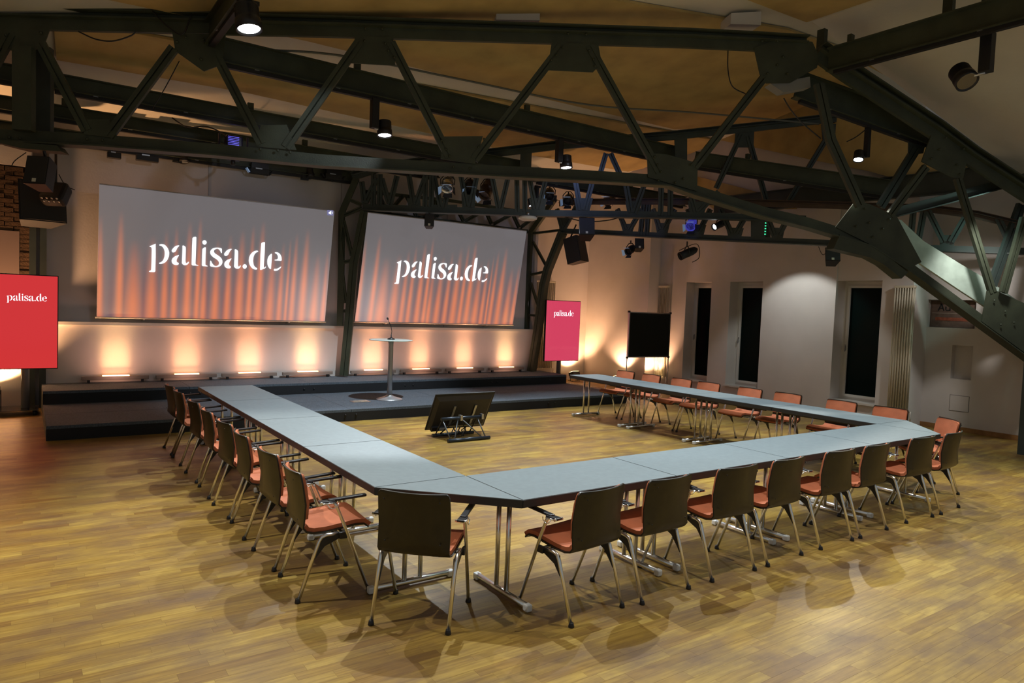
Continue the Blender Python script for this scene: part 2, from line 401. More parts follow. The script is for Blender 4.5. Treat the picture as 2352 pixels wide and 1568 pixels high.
# ceiling
def zr(x, y): return 6.50 + .052 * (x - 7.35) - .166 * (y - 2.38)
cl_ = MB()
def slab(poly, t=.12): cl_.prism(poly, (0, 0, t))
slab([(-7.2, 2.3, zr(-7.2, 2.3)), (11.3, 2.3, zr(11.3, 2.3)), (11.3, 10.8, zr(11.3, 10.8)), (-7.2, 10.8, zr(-7.2, 10.8))])
CE = struct(cl_, 'ceiling', CREAM)
cl_ = MB(); slab([(-7.2, -4.5, 5.73), (7.4, -4.5, 6.50), (7.4, 2.32, 6.50), (-7.2, 2.32, 5.74)]); struct(cl_, 'ceiling_front', CREAM)
cl_ = MB(); slab([(7.4, -4.5, 6.50), (11.6, -4.5, 4.3), (11.6, .62, 4.3), (7.4, 2.32, 6.50)]); struct(cl_, 'ceiling_slope', CREAM)
# mustard acoustic panels under the ceiling
def acoustic(poly, label, d=(0, 0, -.035)):
    o = MB().prism(poly, d).build('acoustic_panel', YELL); tag(o, label, 'ceiling panel'); return o
def rp(pts): return [(x, y, zr(x, y) - .012) for x, y in pts]
def xy(P): return [(p[0], p[1]) for p in P]
acoustic(rp(xy([(-2.177,7.600,5.138),(0.339,7.728,5.248),(2.664,8.104,5.306),(6.328,8.719,5.395)]) + [(10.1, 9.0), (10.6, 8.2), (10.6, 6.55), (-2.25, 6.45)]), 'mustard ceiling panel between the two long dark beams')
acoustic(rp([(-2.25, 5.75), (-2.25, 4.2)] + [(7.2, 2.6), (10.6, 2.6), (10.6, 5.6)] + xy([(8.886,6.376,5.917),(3.527,6.020,5.697),(0.715,5.787,5.590)])), 'mustard ceiling panel above the great truss')
acoustic([(-.48, 2.25, 6.075), (-.48, -3, 6.075), (7.2, -3, 6.46), (7.2, 2.28, 6.46)], 'mustard ceiling panel nearest the camera')
acoustic([(10.660,6.581,5.972),(10.660,4.047,5.110),(10.660,3.048,4.782),(10.660,2.309,4.484),(10.660,1.195,4.303),(10.660,0.528,4.223),(10.660,0.534,4.307),(10.660,1.235,4.922),(10.660,1.526,5.267),(10.660,4.002,6.583),(10.660,6.688,6.660)], 'mustard panel high on the window wall', (-.03, 0, 0))
acoustic([(10.660,7.234,5.228),(10.660,5.966,4.820),(10.660,4.531,4.336),(10.660,4.522,4.200),(10.660,6.665,4.397),(10.660,7.344,4.877)], 'small mustard panel under the window wall beam', (-.03, 0, 0))
# small white blocks on the great truss
for k, p in enumerate(([(2.750,4.088,5.940),(3.299,3.830,6.017),(3.303,3.828,5.906),(2.753,4.086,5.852)], [(5.864,2.624,6.314),(6.282,2.428,6.389),(6.293,2.423,6.197),(5.860,2.626,6.158)])):
    o = MB().prism(p, (.12, .28, 0)).build('packing_block', TRIMW)
    tag(o, ('white packing block on the middle of the great truss', 'white packing block near the right knee of the great truss')[k], 'block')

# ================================================================= STAGE
ST = thing('stage', 'two step black stage platform below the projection screens', 'stage', (2.8, 6.44, 0))
for k in range(5):
    x0 = -2.3 + k * 2.04
    for j in range(2):
        y0 = 6.44 + j * 1.01
        MB().span((x0 + .003, y0 + .003, .15), (x0 + 2.037, y0 + 1.005, .19)).build('deck', STG, ST)
    MB().span((x0 + .003, 8.46, .35), (x0 + 2.037, 9.5, .39)).build('deck', STG, ST)
    MB().span((x0, 6.44, 0), (x0 + 2.04, 6.48, .15)).build('fascia', STGF, ST)
    MB().span((x0, 8.46, .19), (x0 + 2.04, 8.49, .35)).build('fascia', STGF, ST)
MB().span((-2.3, 6.46, 0), (-2.26, 9.5, .15)).build('side_panel', STGF, ST)
MB().span((-2.3, 8.46, .15), (-2.26, 9.5, .35)).build('side_panel', STGF, ST)
MB().span((7.86, 6.48, 0), (7.9, 9.5, .15)).build('side_panel', STGF, ST)
MB().span((7.86, 8.48, .15), (7.9, 9.5, .35)).build('side_panel', STGF, ST)
bl = MB().lathe([(.018, 0), (.016, .01), (.006, .012)], (0, 0, 0), 8, (0, -1, 0)).mesh('bolt', BLK)
for x in (-.25, -.1, 1.68, 1.86, 3.72, 3.9, 5.8, 5.95, 7.4):
    for y, z in ((6.44, .1), (8.46, .28)):
        o = bpy.data.objects.new('bolt', bl); COL.objects.link(o); o.parent = ST; o.location = Vector((x, y, z)) - ST.location

# ================================================================= PROJECTION SCREENS
GL = [[(0.0007,0.1461),(0.0157,0.1538),(0.0427,0.1694),(0.0415,0.1656),(0.0450,0.0745),(0.0465,-0.0491),(0.0033,-0.0501),(0.0031,-0.0436),(0.0181,-0.0367),(0.0181,0.0401),(0.0169,0.1207),(0.0154,0.1356),(0.0090,0.1415),(0.0008,0.1430)],
[(0.0669,0.1650),(0.0821,0.1701),(0.1041,0.1665),(0.1244,0.1455),(0.1370,0.1140),(0.1370,0.0813),(0.1262,0.0478),(0.1076,0.0258),(0.0860,0.0167),(0.0700,0.0167),(0.0702,0.0248),(0.0831,0.0295),(0.0980,0.0458),(0.1056,0.0735),(0.1066,0.1062),(0.1006,0.1328),(0.0878,0.1506),(0.0755,0.1566),(0.0672,0.1570)],
[(0.1532,0.1261),(0.1567,0.1346),(0.1706,0.1547),(0.1849,0.1657),(0.2045,0.1700),(0.2057,0.1658),(0.1930,0.1511),(0.1864,0.1315),(0.1796,0.1184),(0.1676,0.1109),(0.1567,0.1128)],
[(0.2054,0.0963),(0.2066,0.0920),(0.1943,0.0691),(0.1902,0.0496),(0.1932,0.0388),(0.2033,0.0340),(0.2074,0.0326),(0.2065,0.0204),(0.1943,0.0141),(0.1768,0.0157),(0.1616,0.0256),(0.1558,0.0444),(0.1599,0.0639),(0.1763,0.0815)],
[(0.2268,0.1713),(0.2393,0.1702),(0.2507,0.1613),(0.2525,0.1449),(0.2541,0.0513),(0.2567,0.0377),(0.2635,0.0343),(0.2744,0.0472),(0.2796,0.0448),(0.2771,0.0335),(0.2642,0.0199),(0.2492,0.0167),(0.2364,0.0225),(0.2288,0.0330),(0.2293,0.0441),(0.2286,0.1540)],
[(0.2961,0.2391),(0.3234,0.2487),(0.3254,0.1618),(0.3268,0.0369),(0.3298,0.0288),(0.3490,0.0233),(0.3492,0.0200),(0.2996,0.0200),(0.2961,0.1595)],
[(0.3834,0.2259),(0.3933,0.2229),(0.3994,0.2151),(0.4005,0.2041),(0.3954,0.1942),(0.3854,0.1884),(0.3754,0.1926),(0.3698,0.2015),(0.3687,0.2125),(0.3739,0.2212)],
[(0.3716,0.1589),(0.3965,0.1743),(0.3974,0.1119),(0.3989,0.0363),(0.4019,0.0291),(0.4168,0.0234),(0.4170,0.0194),(0.3740,0.0194),(0.3717,0.1099)],
[(0.5153,0.1716),(0.5181,0.1352),(0.5114,0.1318),(0.5021,0.1537),(0.4856,0.1664),(0.4726,0.1637),(0.4575,0.1530),(0.4567,0.1389),(0.4669,0.1256),(0.4941,0.1107),(0.5164,0.0925),(0.5257,0.0705),(0.5244,0.0476),(0.5098,0.0267),(0.4839,0.0164),(0.4601,0.0177),(0.4336,0.0217),(0.4337,0.0668),(0.4389,0.0672),(0.4508,0.0426),(0.4701,0.0258),(0.4859,0.0268),(0.4985,0.0373),(0.5019,0.0518),(0.4968,0.0656),(0.4801,0.0814),(0.4529,0.0964),(0.4363,0.1120),(0.4290,0.1311),(0.4331,0.1510),(0.4488,0.1674),(0.4720,0.1738),(0.4956,0.1746)],
[(0.5339,0.1279),(0.5377,0.1367),(0.5523,0.1576),(0.5677,0.1691),(0.5888,0.1736),(0.5902,0.1692),(0.5767,0.1539),(0.5699,0.1335),(0.5627,0.1198),(0.5498,0.1120),(0.5380,0.1140)],
[(0.5910,0.0968),(0.5924,0.0923),(0.5794,0.0685),(0.5751,0.0511),(0.5785,0.0387),(0.5887,0.0319),(0.5915,0.0304),(0.5906,0.0188),(0.5791,0.0129),(0.5612,0.0146),(0.5457,0.0233),(0.5397,0.0429),(0.5427,0.0631),(0.5598,0.0814)],
[(0.6121,0.1726),(0.6257,0.1714),(0.6382,0.1621),(0.6404,0.1451),(0.6445,0.0500),(0.6476,0.0358),(0.6550,0.0322),(0.6639,0.0456),(0.6669,0.0429),(0.6660,0.0312),(0.6559,0.0178),(0.6397,0.0151),(0.6258,0.0188),(0.6152,0.0319),(0.6162,0.0424),(0.6143,0.1546)],
[(0.6972,0.0577),(0.7086,0.0526),(0.7142,0.0431),(0.7144,0.0327),(0.7085,0.0224),(0.6999,0.0183),(0.6898,0.0212),(0.6831,0.0306),(0.6818,0.0410),(0.6872,0.0512)],
[(0.7957,0.1740),(0.7963,0.1665),(0.7871,0.1617),(0.7713,0.1488),(0.7620,0.1220),(0.7606,0.0870),(0.7687,0.0526),(0.7822,0.0359),(0.7977,0.0311),(0.7975,0.0181),(0.7779,0.0169),(0.7547,0.0283),(0.7363,0.0533),(0.7269,0.0846),(0.7289,0.1196),(0.7408,0.1465),(0.7616,0.1672),(0.7806,0.1745)],
[(0.8166,0.2412),(0.8451,0.2523),(0.8481,0.1752),(0.8488,0.0521),(0.8515,0.0393),(0.8584,0.0379),(0.8649,0.0502),(0.8675,0.0462),(0.8644,0.0342),(0.8221,0.0138),(0.8165,0.1436)],
[(0.9078,0.1622),(0.9092,0.1211),(0.9092,0.0252),(0.8928,0.0372),(0.8796,0.0600),(0.8740,0.0950),(0.8775,0.1247),(0.8901,0.1462)],
[(0.9311,0.1728),(0.9511,0.1744),(0.9723,0.1642),(0.9877,0.1387),(0.9928,0.1046),(0.9336,0.1039),(0.9332,0.1098),(0.9531,0.1136),(0.9609,0.1249),(0.9575,0.1453),(0.9466,0.1593),(0.9317,0.1652)],
[(0.9913,0.0585),(0.9919,0.0508),(0.9799,0.0339),(0.9607,0.0189),(0.9337,0.0149),(0.9334,0.0339),(0.9537,0.0334),(0.9733,0.0436)]]
def smooth_poly(p, it=1):
    for _ in range(it):
        q = []
        for i in range(len(p)):
            a, b = p[i], p[(i + 1) % len(p)]; L = math.hypot(b[0] - a[0], b[1] - a[1])
            if L > .03: t = .006 / L
            else: t = .25
            q += [(a[0] + (b[0] - a[0]) * t, a[1] + (b[1] - a[1]) * t), (b[0] - (b[0] - a[0]) * t, b[1] - (b[1] - a[1]) * t)]
        p = q
    return p
GLS = [smooth_poly(g) for g in GL]
def lettering(org, ux, uz, width, parent, m, th=.004, bold=0):
    org = Vector(org); ux = Vector(ux).normalized(); uz = Vector(uz).normalized(); nn = ux.cross(uz)
    mb = MB()
    for g in GLS:
        cx = sum(p[0] for p in g) / len(g); cz = sum(p[1] for p in g) / len(g)
        mb.prism([org + ux * (((p[0] - cx) * (1 + bold) + cx) * width) + uz * (p[1] * width) for p in g], nn * th)
    return mb.build('lettering', m, parent)
LETM = mat('projected_white', (.02, .02, .02), .9, emit=(.93, .96, 1), es=1.25)
FR1 = [(.008,.010),(.082,.012),(.134,.024),(.205,.018),(.257,.011),(.297,.010),(.350,.012),(.392,.009),(.419,.010),(.470,.013),(.523,.011),(.575,.015),(.621,.010),(.665,.013),(.719,.015),(.765,.010),(.797,.006),(.826,.010),(.877,.014),(.937,.015),(.985,.010)]
def curtain(u, v, seed): # v: 0 bottom, 1 top
    o = 0; idx = -1
    for i, (c, wd) in enumerate(FR1):
        h = ((i * 37 + 11) % 17) / 17; top = .62 + .25 * h
        wv = wd * (1.5 - .85 * min(1, v / top))
        a = math.exp(-((u - c) / (wv * .95)) ** 2 * 1.0)
        fade = max(0, min(1, (top - v) / .50)); o = max(o, a * fade)
    low = max(0, min(1, 1 - v / .62)); dark = .5 + .5 * math.sin(u * 150 + seed)
    base = (.155 + .05 * low * u, .145 - .02 * low * dark, .155 - .02 * low * dark)
    base = (base[0] * (1 - .22 * low * dark) + .05 * low, base[1] * (1 - .25 * low * dark), base[2] * (1 - .12 * low * dark))
    hl = math.exp(-((u - (.97 if seed == 0 else .02)) / .22) ** 2) * math.exp(-((v - .12) / .35) ** 2) * .20
    org_ = (.80, .235, .115)
    return tuple(base[k] * (1 - o) + org_[k] * o + hl for k in range(3))
def screen(cor, label, seed):
    bl_, br, tr, tl = [Vector(c) for c in cor]
    t = thing('projection_screen', label, 'projection screen', ((bl_.x + br.x) / 2, bl_.y, bl_.z))
    NX, NY = 260, 36; vs = []; fs = []; cols = []
    for j in range(NY + 1):
        for i in range(NX + 1):
            u, v = i / NX, j / NY
            vs.append(bl_.lerp(br, u).lerp(tl.lerp(tr, u), v) - t.location); c = curtain(u, v, seed); cols += [c[0], c[1], c[2], 1]
    for j in range(NY):
        for i in range(NX):
            a = j * (NX + 1) + i; fs.append((a, a + 1, a + NX + 2, a + NX + 1))
    me = bpy.data.meshes.new('projected_picture'); me.from_pydata(vs, [], fs)
    ca = me.color_attributes.new('picture', 'FLOAT_COLOR', 'POINT'); ca.data.foreach_set('color', cols)
    m = bpy.data.materials.new('projected_curtain_picture'); m.use_nodes = True; nt = m.node_tree; b = nt.nodes['Principled BSDF']
    a = nt.nodes.new('ShaderNodeAttribute'); a.attribute_name = 'picture'; nt.links.new(a.outputs['Color'], b.inputs['Emission Color'])
    b.inputs['Emission Strength'].default_value = .80; b.inputs['Base Color'].default_value = (.12, .12, .12, 1); b.inputs['Roughness'].default_value = .9
    me.materials.append(m); me.update()
    o = bpy.data.objects.new('projected_picture', me); COL.objects.link(o); o.parent = t
    ux = (br - bl_).normalized(); uz = (tl - bl_).normalized(); nn = uz.cross(ux).normalized()
    if nn.y < 0: nn = -nn
    mb = MB().prism([bl_ + nn * .004, br + nn * .004, tr + nn * .004, tl + nn * .004], nn * .02); mb.build('backing', TRIMW, t)
    MB().tube([bl_ - ux * .02 - uz * .012, br + ux * .02 - uz * .012], .014, 8).build('bottom_bar', TRIMW, t)
    MB().tube([tl + nn * .016 + uz * .008, tr + nn * .016 + uz * .008], .010, 8).build('top_rail', WALLS, t)
    br_ = MB()
    for u in (.18, .82):
        q = bl_.lerp(br, u); br_.beam(q - uz * .02, Vector((q.x, 9.6, q.z - .06)), .03, .03)
    br_.build('wall_bracket', TRIMW, t)
    return t, bl_, ux, uz, -nn
S1 = [(-1.540,9.415,1.523),(2.386,9.424,1.481),(2.361,8.985,3.625),(-1.552,8.979,3.655)]; S2 = [(3.016,9.418,1.511),(6.978,9.417,1.516),(6.954,8.971,3.697),(3.046,8.975,3.674)]
# straighten the sheets: same bottom and top heights, upright sides
def rect(c):
    zb = (c[0][2] + c[1][2]) / 2; zt = (c[2][2] + c[3][2]) / 2; yb = (c[0][1] + c[1][1]) / 2; yt = (c[2][1] + c[3][1]) / 2
    return [(c[0][0], yb, zb), (c[1][0], yb, zb), (c[2][0], yt, zt), (c[3][0], yt, zt)]
t1, o1, ux1, uz1, n1 = screen(rect(S1), 'left wide projection screen showing a red curtain and white lettering', 0)
a1 = (-0.797,9.236,2.401); b1 = (1.451,9.219,2.485)
lettering(Vector((a1[0], a1[1] - .012, a1[2])), ux1, uz1, b1[0] - a1[0], t1, LETM)
t2, o2, ux2, uz2, n2 = screen(rect(S2), 'right projection screen showing a red curtain and white lettering', 2)
a2 = (3.783,9.229,2.433); b2 = (6.074,9.214,2.510)
lettering(Vector((a2[0], a2[1] - .012, a2[2])), ux2, uz2, b2[0] - a2[0], t2, LETM)
ic = [(2.212,8.980,3.650),(2.332,8.979,3.655),(2.342,8.999,3.558),(2.222,9.000,3.553)]; mb = MB().prism([Vector(p) - Vector((0, .012, 0)) for p in ic], (0, -.003, 0))
mb.build('mute_icon', mat('icon_blue', (.05, .05, .1), .8, emit=(.16, .16, .32), es=1), t1)
mb = MB()
for s_ in ("a",):
    q = [(2.242,8.990,3.605),(2.266,8.986,3.623),(2.290,8.982,3.642),(2.298,8.997,3.570),(2.270,8.994,3.583),(2.244,8.993,3.588)]; mb.prism([Vector(p) - Vector((0, .017, 0)) for p in q], (0, -.002, 0))
    q = [(2.305,8.985,3.628),(2.313,8.985,3.628),(2.326,8.993,3.589),(2.317,8.993,3.588)]; mb.prism([Vector(p) - Vector((0, .017, 0)) for p in q], (0, -.002, 0))
mb.build('speaker_symbol', LETM, t1)

# ================================================================= LED BARS ON THE STAGE BACK WALL
for i, x in enumerate((-1.25, -.14, .95, 2.06, 3.45, 4.56, 5.68, 6.83)):
    t = thing('led_batten', '', 'light bar', (x, 9.30, .39)); t['group'] = 'amber wall washers along the stage back wall'
    nm = ('first', 'second', 'third', 'fourth', 'fifth', 'sixth', 'seventh', 'eighth')[i]
    t['label'] = nm + ' glowing amber light bar from the left at the foot of the stage wall'
    MB().rbox((x, 9.40, .47), (1.0, .07, .06), None, .006).build('housing', mat('grey_housing', (.25, .2, .17), .5), t)
    MB().span((x - .20, 9.375, .50), (x + .20, 9.43, .515)).build('light_strip', AMBER_ON, t)
    for s in (-.4, .4): MB().span((x + s - .02, 9.37, .39), (x + s + .02, 9.43, .44)).build('foot', BLK, t)
    c1 = (1, .44, .20) if i not in (0, 3, 7) else (1, .56, .24)
    l = area((x, 9.405, .525), (x, 9.50, 1.15), 9, .40, .05, c1); l.data.spread = R(66); l.data.energy = 1.3
    l = area((x, 9.405, .525), (x, 9.50, 2.2), 8, .40, .05, c1); l.data.spread = R(34); l.data.energy = 1.6
    spot((x, 8.95, .46), (x, 9.50, .95), 20, 130, 1, (1, .50, .36), .15)  # added wide spot for the salmon wash, not a source in the bar

# ================================================================= STEEL TRUSSES
NM = Vector((0.425,0.905,0.000)); NF1 = Vector((0.575,0.818,0.000)); NF2 = Vector((0.938,0.347,0.000))
def low_prof(s=1, h=.15): return [(-.105 * s, -.014), (.105 * s, -.014), (.105 * s, .004), (.02, .006), (.02, h), (-.02, h), (-.02, .006), (-.105 * s, .004)]
def top_prof(s=1, h=.24): return [(-.03 * s, 0), (.03 * s, 0), (.03 * s, h * .55), (.09 * s, h * .6), (.09 * s, h * .68), (.03 * s, h * .7), (.03 * s, h * .9), (.12 * s, h * .92), (.12 * s, h), (-.12 * s, h), (-.12 * s, h * .92), (-.03 * s, h * .9), (-.03 * s, h * .7), (-.09 * s, h * .68), (-.09 * s, h * .6), (-.03 * s, h * .55)]
def web_prof(w=.12):
    a = .03; b = w / 2
    return [(-a, -b), (a, -b), (a, -.009), (0, -.009), (0, .009), (a, .009), (a, b), (-a, b), (-a, .009), (-.002, .009), (-.002, -.009), (-a, -.009)]
def chord(root, name, path, n, prof, m=STEEL): return MB().sweep(path, n, prof).build(name, m, root)
def webs(root, n, segs, w=.12, m=STEEL, name='web_member'):
    for p, q in segs: MB().sweep([p, q], n, web_prof(w)).build(name, m, root)
rv = MB().lathe([(.019, 0), (.016, .008), (.008, .014), (.001, .016)], (0, 0, 0), 8, (0, 0, 1)).mesh('rivet', STEEL)
def rivet(parent, p, n, s=1):
    o = bpy.data.objects.new('rivet', rv); COL.objects.link(o); o.parent = parent
    o.location = Vector(p) - origin_of(parent); o.rotation_euler = (-n).to_track_quat('Z', 'Y').to_euler(); o.scale = (s, s, s)
def gusset(root, poly, n, th=.016, m=STEEL, riv=(), name='gusset_plate'):
    poly = [Vector(p) - n * th / 2 for p in poly]
    g = MB().prism(poly, n * th).build(name, m, root)
    for p in riv: rivet(g, Vector(p) - n * (th / 2 + .012), n)
    return g

TM = thing('roof_truss', 'great dark green riveted steel truss crossing the room in the foreground', 'roof truss', (5.2, 3.2, 3.7))
chord(TM, 'bottom_chord', [(-3.472,7.011,3.701),(-2.783,6.687,3.721),(-1.813,6.232,3.748),(-0.484,5.607,3.738),(0.691,5.055,3.703),(2.496,4.207,3.723),(2.881,4.026,3.729),(4.014,3.494,3.755),(5.096,2.985,3.768),(5.410,2.838,3.672),(6.459,2.345,3.413),(7.110,2.039,3.300),(8.087,1.580,3.069),(8.640,1.320,2.758),(9.460,0.935,2.246),(10.333,0.525,1.695),(10.737,0.335,1.440),(11.276,0.081,1.097),(11.925,-0.223,0.691)], NM, low_prof(1, .15))
chord(TM, 'top_chord', [(-3.469,7.010,5.018),(-2.276,6.449,5.125),(-0.971,5.836,5.238),(0.850,4.980,5.396),(3.460,3.754,5.604),(5.260,2.908,5.750),(6.195,2.469,5.810),(6.959,2.110,5.850)], NM, top_prof(1, .24))
chord(TM, 'sloping_top_chord', [(7.080,2.053,5.774),(7.511,1.850,5.525),(8.949,1.175,4.784),(9.535,0.900,4.437),(10.540,0.427,3.926),(11.065,0.181,3.670),(11.699,-0.117,3.323)], NM, top_prof(1.1, .27))
WM = [[(-2.663,6.631,5.028),(-2.914,6.749,4.450)], [(-2.368,6.493,4.956),(-1.883,6.264,3.926)], [(-0.974,5.837,5.047),(-1.658,6.159,3.880)], [(-0.508,5.618,4.994),(0.011,5.375,3.925)], [(1.106,4.860,5.357),(0.284,5.246,3.903)], [(1.477,4.686,5.387),(2.229,4.333,3.938)], [(3.580,3.697,5.564),(2.539,4.187,3.928)], [(3.948,3.524,5.616),(4.961,3.049,3.951)], [(6.360,2.391,5.432),(5.440,2.824,4.064)], [(8.884,1.206,4.338),(8.360,1.452,3.559)], [(9.396,0.965,4.204),(10.099,0.634,2.454)]]
webs(TM, NM, [[Vector(p) - NM * .025 for p in s] for s in WM])
MB().sweep([(7.047,1.925,5.392),(7.276,1.817,4.587),(7.779,1.581,3.658)], NM, web_prof(.15)).build('web_member', STEEL, TM)
MB().sweep([(10.384,0.357,3.648),(10.130,0.476,2.456)], NM, web_prof(.12)).build('web_member', STEEL, TM)
GM = [([(-2.785,6.688,5.071),(-2.267,6.445,5.131),(-2.333,6.476,4.897),(-2.469,6.540,4.850),(-2.663,6.631,4.829),(-2.785,6.688,4.857)], [(-2.698,6.647,4.998),(-2.347,6.482,5.064)]),
 ([(-1.911,6.278,4.063),(-1.642,6.151,4.088),(-1.608,6.135,3.863),(-1.910,6.277,3.880)], [(-1.868,6.258,3.819),(-1.708,6.182,3.822),(-2.660,6.630,3.771),(-2.554,6.580,3.770)]),
 ([(-0.990,5.845,5.230),(-0.411,5.573,5.275),(-0.444,5.588,4.896),(-0.643,5.682,4.787),(-0.954,5.828,5.006)], [(-0.839,5.774,5.182),(-0.649,5.685,5.176),(-0.669,5.694,4.927),(-0.932,5.818,5.117)]),
 ([(-0.003,5.381,4.166),(0.293,5.242,4.198),(0.409,5.187,3.880),(-0.048,5.402,3.887)], [(0.002,5.379,3.851),(0.200,5.286,3.851),(0.340,5.220,3.840)]),
 ([(1.053,4.885,5.419),(1.501,4.674,5.459),(1.537,4.658,5.090),(1.011,4.905,5.068)], [(1.174,4.828,5.524),(1.369,4.736,5.541),(1.167,4.831,5.364),(1.410,4.717,5.357),(1.449,4.699,5.270),(1.519,4.666,5.191)]),
 ([(2.145,4.372,4.208),(2.632,4.143,4.256),(2.546,4.183,3.869),(2.122,4.383,3.906)], [(2.276,4.310,3.806),(2.483,4.213,3.805),(2.125,4.381,4.147),(2.183,4.354,4.035),(2.228,4.333,3.950),(2.644,4.137,4.210),(2.582,4.166,4.098)]),
 ([(3.460,3.754,5.610),(4.062,3.471,5.653),(4.119,3.444,5.394),(4.009,3.496,5.262),(3.419,3.773,5.230)], [(3.658,3.661,5.745),(3.891,3.551,5.760),(3.598,3.689,5.554),(3.518,3.727,5.437),(3.459,3.755,5.360),(3.940,3.528,5.543),(4.002,3.499,5.430),(4.029,3.487,5.342)]),
 ([(4.781,3.133,4.210),(5.057,3.004,4.208),(5.486,2.802,4.118),(5.494,2.798,3.716),(4.809,3.120,3.865)], [(4.879,3.087,4.156),(4.920,3.068,4.048),(4.973,3.043,3.952),(5.285,2.897,3.876),(5.384,2.850,4.085),(4.943,3.057,3.825),(5.178,2.947,3.812)]),
 ([(6.193,2.470,5.841),(6.505,2.323,6.002),(7.026,2.078,6.022),(7.142,2.024,5.806),(7.113,2.038,5.650),(6.742,2.212,5.395),(6.396,2.374,5.353),(6.295,2.422,5.475)], [(6.288,2.425,5.939),(6.507,2.322,5.964),(6.746,2.210,5.991),(6.601,2.278,5.748),(6.526,2.313,5.626),(6.395,2.375,5.486),(6.678,2.242,5.515)]),
 ([(7.797,1.716,3.713),(8.011,1.615,3.715),(8.463,1.403,3.553),(8.902,1.197,2.874),(8.689,1.297,2.754),(8.085,1.581,3.096),(7.535,1.839,3.327)], [(7.949,1.644,3.631),(8.030,1.607,3.425),(8.330,1.466,3.497),(8.238,1.509,3.345),(7.833,1.699,3.359),(8.098,1.575,3.210)]),
 ([(8.919,1.189,4.821),(9.517,0.908,4.483),(9.474,0.928,4.209),(9.283,1.018,4.208),(8.796,1.247,4.411)], [(9.136,1.087,4.800),(9.427,0.950,4.651),(9.340,0.991,4.401),(9.392,0.966,4.257),(9.045,1.130,4.612),(8.930,1.184,4.462)]),
 ([(9.996,0.683,2.477),(10.125,0.622,2.496),(10.669,0.367,2.297),(11.827,-0.178,1.831),(11.920,-0.221,0.749),(10.733,0.337,1.496),(9.946,0.706,1.989)], [(10.101,0.633,2.329),(10.297,0.542,2.163),(10.457,0.466,1.994),(10.240,0.568,1.951)])]
for poly, rr in GM: gusset(TM, [Vector(p) - NM * .035 for p in poly], NM, .018, STEEL, [Vector(p) - NM * .05 for p in rr])
# underside splice plate with stubs at the right haunch and at the left end
gusset(TM, [Vector(p) for p in [(7.489,1.861,2.995),(8.064,1.591,2.895),(8.274,1.492,2.799),(8.561,1.357,2.599),(8.658,1.312,2.698),(8.120,1.564,3.071),(7.576,1.820,3.211)]], NM, .20, STEEL, name='splice_plate')
gusset(TM, [Vector(p) for p in [(-2.783,6.687,3.697),(-2.518,6.563,3.639),(-2.116,6.374,3.636),(-2.162,6.395,3.707),(-2.783,6.687,3.718)]], NM, .22, STEEL, name='splice_plate')
# double post over the left end
for s in ("a",):
    MB().sweep([(-2.544,6.432,4.854),(-2.541,6.430,3.851)], NM, [(-.06, -.105), (.06, -.105), (.06, .105), (.0, .105), (-.06, .105)]).build('end_post', STEEL, TM)
    MB().sweep([(-2.331,6.828,5.005),(-2.326,6.826,3.945)], NM, [(-.05, -.09), (.05, -.09), (.05, .09), (-.05, .09)]).build('end_post', STEEL2, TM)
# far member of the great truss, stage light brightness partly put into its colour
RM = thing('roof_truss', 'pale lit steel girder behind the right haunch of the great truss', 'roof truss', (8.9, 2.1, 2.2))
gusset(RM, [(8.722,1.635,3.593),(8.923,1.541,3.551),(9.301,1.363,3.248),(9.920,1.072,2.925),(10.396,0.848,2.694),(11.109,0.513,2.281),(11.497,0.331,2.056),(11.536,0.313,1.581),(11.148,0.495,1.788),(10.431,0.832,2.230),(9.951,1.058,2.495),(9.283,1.371,2.877),(8.892,1.555,3.175)], NM, .05, mat('green_steel_painted_light', (.42, .52, .45), .5, noise=.15, nscale=5), name='plate_girder')
MB().sweep([(8.834,1.582,3.607),(9.704,1.174,3.889),(10.567,0.768,4.183),(11.304,0.422,4.430)], NM, low_prof(.8, .14)).build('strut', STEEL2, RM)
MB().sweep([(10.925,0.600,3.939),(10.524,0.789,2.593)], NM, web_prof(.15)).build('web_member', STEEL2, RM)
MB().sweep([(9.107,1.454,4.708),(8.586,1.699,3.748)], NM, web_prof(.14)).build('web_member', STEEL2, RM)
gusset(RM, [(8.966,1.521,4.799),(9.237,1.393,4.774),(9.218,1.402,4.635),(8.980,1.514,4.588)], NM, .02, STEEL2)

T1 = thing('roof_truss', 'middle steel truss with lattice column standing between the two projection screens', 'roof truss', (2.95, 9.55, .39))
chord(T1, 'bottom_chord', [(2.988,9.103,3.747),(4.367,8.133,3.752),(6.023,6.969,3.769),(8.346,5.336,3.835),(9.589,4.462,3.850),(10.215,4.022,3.854)], NF1, low_prof(.9, .12), STEEL2)
chord(T1, 'top_chord', [(2.825,9.217,4.325),(3.233,8.931,4.499),(4.290,8.188,4.737),(5.628,7.247,4.987),(6.156,6.876,5.089),(8.090,5.516,5.376)], NF1, top_prof(.8, .16), STEEL2)
MB().sweep([(2.754,9.267,0.421),(2.811,9.227,1.435),(2.869,9.187,2.695),(2.919,9.151,3.001),(3.024,9.078,3.723)], NF1, [(-.04, -.085), (.04, -.085), (.04, .085), (-.04, .085), (-.04, .006), (-.02, .006), (-.02, -.006), (-.04, -.006)]).build('column_inner_flange', STEEL, T1)
MB().sweep([(2.668,9.328,1.420),(2.662,9.332,2.685),(2.648,9.342,3.680),(2.874,9.183,4.370)], NF1, [(-.03, -.06), (.03, -.06), (.03, .06), (-.03, .06)]).build('column_wall_flange', STEEL, T1)
